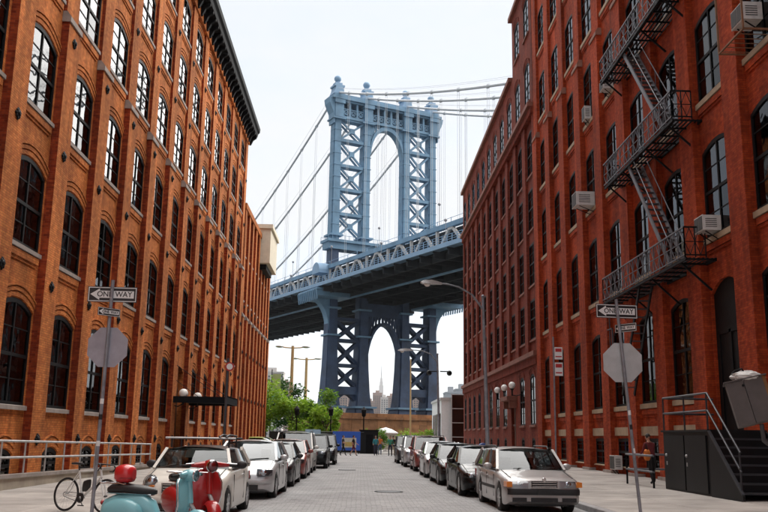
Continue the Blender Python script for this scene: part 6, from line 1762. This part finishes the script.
# ------------------------------------------------------------------ end of the street
plain('fence_black', (0.010, 0.011, 0.010), 0.8, var=0.2)
e = empty('screen_fence', (-9.0, 88.4, 0.0), label='long black screened fence in front of the park trees', cat='fence')
x = 0.0
while x < 9.4:
    MB().box(x + 0.05, x + 2.30, -0.02, 0.02, 0.1, 2.05).build('screen_panel', MATS['fence_black'], e)
    MB().tube([(x, 0, -0.05), (x, 0, 2.15)], 0.04, 8).build('post', MATS['iron_grey'], e); x += 2.35
MB().tube([(0, 0, 2.1), (9.4, 0, 2.1)], 0.03, 6).build('rail', MATS['iron_grey'], e)
plain('poster_blue', (0.02, 0.11, 0.55), 0.4, var=0.08); plain('poster_pale', (0.55, 0.55, 0.48), 0.5, var=0.15, scale=3); plain('poster_yellow', (0.55, 0.42, 0.12), 0.5, var=0.1)
e = empty('poster_panel', (-1.3, 86.2, 0.0), label='bright blue poster panel with a pale picture at the street end', cat='poster')
MB().box(-1.35, 1.35, -0.04, 0.04, 0.35, 2.15).build('panel', MATS['poster_blue'], e)
MB().box(-0.45, 0.95, -0.05, -0.04, 0.62, 1.55).build('picture', MATS['poster_pale'], e)
MB().box(-0.15, 0.55, -0.056, -0.05, 0.75, 1.15).build('picture_patch', MATS['poster_yellow'], e)
for s_ in (-1, 1): MB().box(s_ * 1.2 - 0.05, s_ * 1.2 + 0.05, 0.04, 0.12, 0, 2.0).build('leg', MATS['iron_black'], e)
e = empty('poster_panel', (-4.6, 86.8, 0.0), label='small pale blue board above the roofs of the left row', cat='poster')
plain('poster_sky', (0.32, 0.50, 0.66), 0.5, var=0.1)
MB().box(-0.75, 0.75, -0.03, 0.03, 1.2, 2.3).build('panel', MATS['poster_sky'], e); MB().box(-0.6, 0.6, -0.036, -0.03, 1.4, 1.5).build('stripe', MATS['sign_white'], e)
for s_ in (-1, 1): MB().box(s_ * 0.6 - 0.03, s_ * 0.6 + 0.03, 0.03, 0.09, 0, 2.2).build('leg', MATS['iron_black'], e)
e = empty('construction_hut', (0.9, 88.6, 0.0), label='dark cabin beside the poster panel', cat='hut')
MB().box(-0.9, 0.9, 0, 1.6, 0.0, 2.25).build('wall', MATS['fence_black'], e); MB().box(-1.0, 1.0, -0.1, 1.7, 2.25, 2.36).build('roof', MATS['iron_black'], e); MB().box(-0.3, 0.4, -0.03, 0.0, 0.1, 1.9).build('door', MATS['iron_black'], e)
for (x, y, lb_) in ((-6.5, 90.5, 'slim dark post with a lantern among the park trees, left'), (-3.0, 90.0, 'slim dark post with a lantern among the park trees, right'), (0.35, 90.8, 'dark post with a lantern rising right of the poster')):
    e = empty('park_lantern', (x, y, 0), label=lb_, cat='lantern')
    MB().tube([(0, 0, 0), (0, 0, 3.7)], [0.09, 0.06], 8).build('post', MATS['iron_black'], e)
    MB().lathe([(0.05, 3.65), (0.2, 3.75), (0.26, 4.3), (0.3, 4.35), (0.05, 4.65), (0.0, 4.7)], n=10).build('lantern_head', MATS['iron_black'], e)
e = empty('garden_wall', (2.2, 118.0, 0.05), label='long low grey concrete wall before the bridge pier', cat='wall')
MB().box(0, 26, 0, 0.4, 0, 1.9).build('wall', MATS['concrete_wall'], e); MB().box(-0.1, 26.1, -0.1, 0.5, 1.9, 2.05).build('coping', MATS['stone_sill'], e)
e = empty('parasol', (3.0, 104, 0.05), label='open white parasol in the park beyond the people', cat='parasol')
MB().lathe([(0.0, 2.75), (0.7, 2.55), (1.45, 2.15), (1.45, 2.05), (0.6, 2.4), (0.0, 2.6)], n=10).build('canopy', MATS['sign_white'], e)
MB().tube([(0, 0, 0), (0, 0, 2.6)], 0.03, 6).build('pole', MATS['galvanised'], e)
MB().lathe([(0.0, 0.1), (0.3, 0.1), (0.32, 0.0)], n=10).build('base', MATS['concrete'], e)

e = empty('street_banner', (-9.9, 97.5, 0.05), label='pale blue-green banner on a post past the end of the left block', cat='banner')
plain('banner_blue', (0.22, 0.40, 0.52), 0.7, var=0.12, scale=2); plain('banner_green', (0.36, 0.48, 0.28), 0.7, var=0.1)
MB().tube([(0, 0, 0), (0, 0, 8.8)], 0.06, 8).build('post', MATS['iron_grey'], e)
bn = MB().box(0.08, 1.0, -0.012, 0.012, 3.6, 6.0).build('cloth', MATS['banner_blue'], e); MB().box(0.08, 1.0, -0.013, 0.013, 6.02, 8.3).build('cloth', MATS['banner_green'], e)
for z in (3.55, 6.01, 8.35): MB().tube([(0, 0, z), (1.02, 0, z)], 0.02, 6).build('arm', MATS['iron_grey'], e)

# white building with glazed front on the right
WBX, WBY = 9.9, 108.0
e = empty('white_building', (WBX, WBY, 0.05), label='low white building with a glazed front at the right end', cat='building')
plain('render_white', (0.70, 0.71, 0.72), 0.7, var=0.06); glass('shop_glass', tint=(0.5, 0.7, 0.68), ior=1.6)
MB().box(0, 10, 0, 14, 0, 6.2).build('wall', MATS['render_white'], e); MB().box(-0.15, 10.1, -0.2, 14.1, 6.2, 6.5).build('roof', MATS['galvanised'], e)
for q in range(5):
    f = MB().box(-0.04, 0.0, 1.0 + q * 2.4, 2.2 + q * 2.4, 1.2, 4.6).build('window', MATS['frame_black'], e); MB().box(-0.06, -0.04, 1.1 + q * 2.4, 2.1 + q * 2.4, 1.3, 4.5).build('pane', MATS['pane_glass'], f)
MB().box(1.2, 10, -0.5, -0.06, 0.0, 6.9).build('glazed_bay', MATS['interior_dark'], e)
for i in range(5):
    for j in range(4):
        MB().box(1.26 + i * 1.6, 1.26 + i * 1.6 + 1.5, -0.56, -0.52, 0.1 + j * 1.7, 1.7 + j * 1.7).build('glass_panel', MATS['shop_glass'], e)
for i in range(6): MB().box(1.2 + i * 1.6 - 0.05, 1.2 + i * 1.6 + 0.05, -0.64, -0.5, 0, 6.95).build('mullion', MATS['galvanised'], e)
for j in range(5): MB().box(1.15, 10, -0.62, -0.5, 0.02 + j * 1.7, 0.10 + j * 1.7).build('transom', MATS['galvanised'], e)

# ------------------------------------------------------------------ trees
def leaf_mat(name, c1, c2):
    m, nt, b = newmat(name); N, Lk = nt.nodes, nt.links
    geo = N.new('ShaderNodeNewGeometry'); cr_ = N.new('ShaderNodeValToRGB'); cr_.color_ramp.elements[0].color = (*c1, 1); cr_.color_ramp.elements[1].color = (*c2, 1)
    Lk.new(geo.outputs['Random Per Island'], cr_.inputs[0]); Lk.new(cr_.outputs[0], b.inputs['Base Color'])
    setin(b, 'Roughness', 0.55); setin(b, 'Specular IOR Level', 0.3)
    tr = N.new('ShaderNodeBsdfTranslucent'); Lk.new(cr_.outputs[0], tr.inputs[0]); mx = N.new('ShaderNodeMixShader'); mx.inputs[0].default_value = 0.35
    Lk.new(b.outputs[0], mx.inputs[1]); Lk.new(tr.outputs[0], mx.inputs[2]); Lk.new(mx.outputs[0], N['Material Output'].inputs['Surface'])
    MATS[name] = m
leaf_mat('leaf_bright', (0.14, 0.28, 0.015), (0.34, 0.50, 0.05)); leaf_mat('leaf_mid', (0.05, 0.14, 0.012), (0.18, 0.30, 0.03)); leaf_mat('leaf_dark', (0.015, 0.05, 0.01), (0.05, 0.12, 0.02))
plain('bark', (0.09, 0.07, 0.055), 0.9, var=0.3, scale=6)
def tree(loc, h, rx, matn, label, seed, leaves=2600, name='park_tree', cat='tree', base=0.25, ls=0.2, group='trees in the park'):
    rnd = random.Random(seed)
    e = empty(name, loc, rnd.uniform(0, 6), label=label, cat=cat, group=group)
    tr = MB(); tops = []
    tr.tube([(0, 0, -0.1), (0.05, 0, h * 0.3), (rnd.uniform(-0.15, 0.15), 0.1, h * 0.72)], [0.028 * h, 0.02 * h, 0.008 * h], 8)
    clumps = []
    for k in range(9):
        a = k * 2.4 + rnd.uniform(-0.4, 0.4); z0 = h * rnd.uniform(0.2, 0.5); q = rx * rnd.uniform(0.45, 0.85); z1 = h * rnd.uniform(base + 0.2, 0.92)
        p1 = (math.cos(a) * q, math.sin(a) * q, z1)
        tr.tube([(0.03, 0, z0), (math.cos(a) * q * 0.5, math.sin(a) * q * 0.5, z0 + (z1 - z0) * 0.65), p1], [0.012 * h, 0.008 * h, 0.003 * h], 6)
        clumps.append((Vector(p1), rx * rnd.uniform(0.32, 0.55)))
    for k in range(10):
        a = rnd.uniform(0, 6.28); q = rx * math.sqrt(rnd.random()) * 0.8
        clumps.append((Vector((math.cos(a) * q, math.sin(a) * q, h * rnd.uniform(base, 0.93))), rx * rnd.uniform(0.25, 0.48)))
    tr.build('trunk', MATS['bark'], e, smooth=60)
    cr_ = MB(); per = leaves // len(clumps)
    for c, rad in clumps:
        for _ in range(per):
            d = Vector((rnd.gauss(0, 1), rnd.gauss(0, 1), rnd.gauss(0, 0.8))).normalized() * rad * (rnd.random() ** 0.4)
            p = c + d; s_ = ls * rnd.uniform(0.6, 1.3)
            u = Vector((rnd.gauss(0, 1), rnd.gauss(0, 1), rnd.gauss(0, 0.6))).normalized(); w = u.cross(Vector((rnd.gauss(0, 1), rnd.gauss(0, 1), rnd.gauss(0, 1)))).normalized()
            cr_.add([p - u * s_, p + w * s_ * 0.45, p + u * s_, p - w * s_ * 0.45], ((0, 1, 2, 3),))
    cr_.build('crown', MATS[matn], e)
    return e
tree((-10.3, 96, 0.08), 7.4, 2.4, 'leaf_bright', 'bright green tree at the left edge of the park', 1)
tree((-8.0, 101, 0.08), 8.0, 2.2, 'leaf_dark', 'darker green tree behind the nearer tan light pole', 2)
tree((-6.9, 95, 0.08), 5.4, 2.0, 'leaf_bright', 'bright green tree right of the nearer tan light pole', 3)
tree((-4.7, 97, 0.08), 6.6, 2.1, 'leaf_mid', 'mid green tree in the middle of the park', 4)
tree((-3.6, 92.8, 0.08), 4.6, 1.7, 'leaf_bright', 'light green low tree nearest the blue poster', 5)
tree((-12.6, 104, 0.08), 8.5, 2.8, 'leaf_mid', 'mid green tree mostly hidden by the left block', 6)
for k, (x, y, hh, rx, mt, lb_) in enumerate(((0.9, 91.6, 2.3, 0.7, 'leaf_bright', 'small bright shrub right of the dark cabin'), (2.3, 97, 2.6, 1.0, 'leaf_mid', 'rounded shrub behind the person in orange'), (6.4, 116.8, 2.6, 1.3, 'leaf_bright', 'yellow-green shrub before the grey wall, left'), (8.6, 116.6, 2.7, 1.2, 'leaf_bright', 'yellow-green shrub before the grey wall, right'), (4.5, 90, 1.9, 0.9, 'leaf_bright', 'lime shrub beside the right end of the people'))):
    tree((x, y, 0.05), hh, rx, mt, lb_, 20 + k, leaves=1100, name='shrub', cat='shrub', base=0.12, ls=0.13, group='shrubs at the street end')

# ------------------------------------------------------------------ far city
plain('far_brick', (0.30, 0.22, 0.19), 0.9, var=0.1, scale=0.02); plain('far_stone', (0.46, 0.43, 0.41), 0.9, var=0.1, scale=0.02); plain('far_grey', (0.30, 0.31, 0.33), 0.9, var=0.1, scale=0.02); plain('far_window', (0.05, 0.06, 0.07), 0.3, var=0.1)
def tower_block(x0, x1, y, h, dep, matn, label, fl=3.2, wx=3.0, top=None):
    e = empty('apartment_tower', ((x0 + x1) / 2, y, -0.6), label=label, cat='building', group='far apartment towers')
    w = (x1 - x0) / 2
    MB().box(-w, w, 0, dep, 0, h).build('wall', MATS[matn], e)
    MB().box(-w * 0.4, w * 0.4, dep * 0.3, dep * 0.7, h, h + (top or 5)).build('roof_house', MATS[matn], e)
    MB().box(-w - 0.3, w + 0.3, -0.3, dep + 0.3, h - 0.6, h + 0.6).build('parapet', MATS[matn], e)
    m = MB(); nx = max(3, int(2 * w / wx)); nz = int((h - 4) / fl); s_ = 2 * w / nx
    for i in range(nx):
        for j in range(nz):
            m.box(-w + (i + 0.25) * s_, -w + (i + 0.75) * s_, -0.35, 0.0, 3 + j * fl, 3 + j * fl + fl * 0.55)
    o = m.build('windows', MATS['far_window'], e); o['kind'] = 'stuff'
    return e
def far_x(px, y): return (px - 360.0) / 870.0 * y * 1.0
D = 900
tower_block(far_x(258, D), far_x(283, D), D, 66, 20, 'far_stone', 'pale apartment tower above the park trees beside the left block')
tower_block(far_x(276, D + 60), far_x(292, D + 60), D + 60, 58, 20, 'far_brick', 'slightly lower apartment tower right of the pale one by the park')
D = 1250
tower_block(far_x(337, D), far_x(347, D), D, 60, 25, 'far_brick', 'brick apartment tower seen between the two left bridge legs')
tower_block(far_x(346, D + 40), far_x(358, D + 40), D + 40, 70, 25, 'far_brick', 'taller brick apartment tower between the two left bridge legs')
D = 1500
tower_block(far_x(364, D), far_x(374, D), D, 62, 30, 'far_brick', 'low brick block left under the big lower arch')
tower_block(far_x(372, D + 80), far_x(381, D + 80), D + 80, 80, 30, 'far_brick', 'brick block below the needle skyscraper under the arch')
tower_block(far_x(380, D - 60), far_x(387, D - 60), D - 60, 66, 30, 'far_stone', 'pale block in the middle under the big lower arch')
tower_block(far_x(386, D + 20), far_x(396, D + 20), D + 20, 72, 30, 'far_brick', 'brick block right under the big lower arch')
tower_block(far_x(412, 1300), far_x(422, 1300), 1300, 68, 30, 'far_brick', 'brick block seen between the two right bridge legs')
tower_block(far_x(420, 1380), far_x(430, 1380), 1380, 56, 30, 'far_stone', 'lower pale block between the two right bridge legs')
tower_block(far_x(444, 700), far_x(456, 700), 700, 38, 20, 'far_grey', 'grey apartment tower above the white building, left')
tower_block(far_x(454, 760), far_x(468, 760), 760, 44, 20, 'far_grey', 'taller grey apartment tower above the white building, right')
tower_block(far_x(398, 1600), far_x(412, 1600), 1600, 60, 30, 'far_stone', 'pale block glimpsed behind the right bridge legs')
# needle skyscraper in the haze
DS = 5500; xs_ = far_x(380, DS)
e = empty('skyscraper', (xs_, DS, -0.6), label='pale stepped skyscraper with a needle mast far off under the arch', cat='skyscraper')
for (w, z0, z1) in ((62, 0, 60), (46, 60, 110), (34, 110, 260), (27, 260, 320), (19, 320, 345), (12, 345, 365), (7, 365, 385)):
    MB().box(-w / 2, w / 2, -w / 3, w / 3, z0, z1).build('setback_tier', MATS['far_stone'], e)
for i in range(6):
    m = MB().box(-15 + i * 5.4, -13 + i * 5.4, -34 / 3 - 0.5, -34 / 3, 115, 258).build('window_strip', MATS['far_window'], e)
MB().tube([(0, 0, 385), (0, 0, 446)], [3.0, 0.6], 8).build('mast', MATS['far_grey'], e)

# ------------------------------------------------------------------ haze
hz = MB().box(-7100, 7100, -320, 9050, -1.7, 470).build('haze', [])
hz['kind'] = 'stuff'
hm_ = bpy.data.materials.new('haze_air'); hm_.use_nodes = True
hn = hm_.node_tree.nodes; hn.clear()
ho_ = hn.new('ShaderNodeOutputMaterial'); hv = hn.new('ShaderNodeVolumePrincipled')
hv.inputs['Color'].default_value = (0.92, 0.95, 1.0, 1); hv.inputs['Density'].default_value = 0.00005; hv.inputs['Anisotropy'].default_value = 0.2
hm_.node_tree.links.new(hv.outputs[0], ho_.inputs['Volume'])
hz.data.materials.append(hm_)
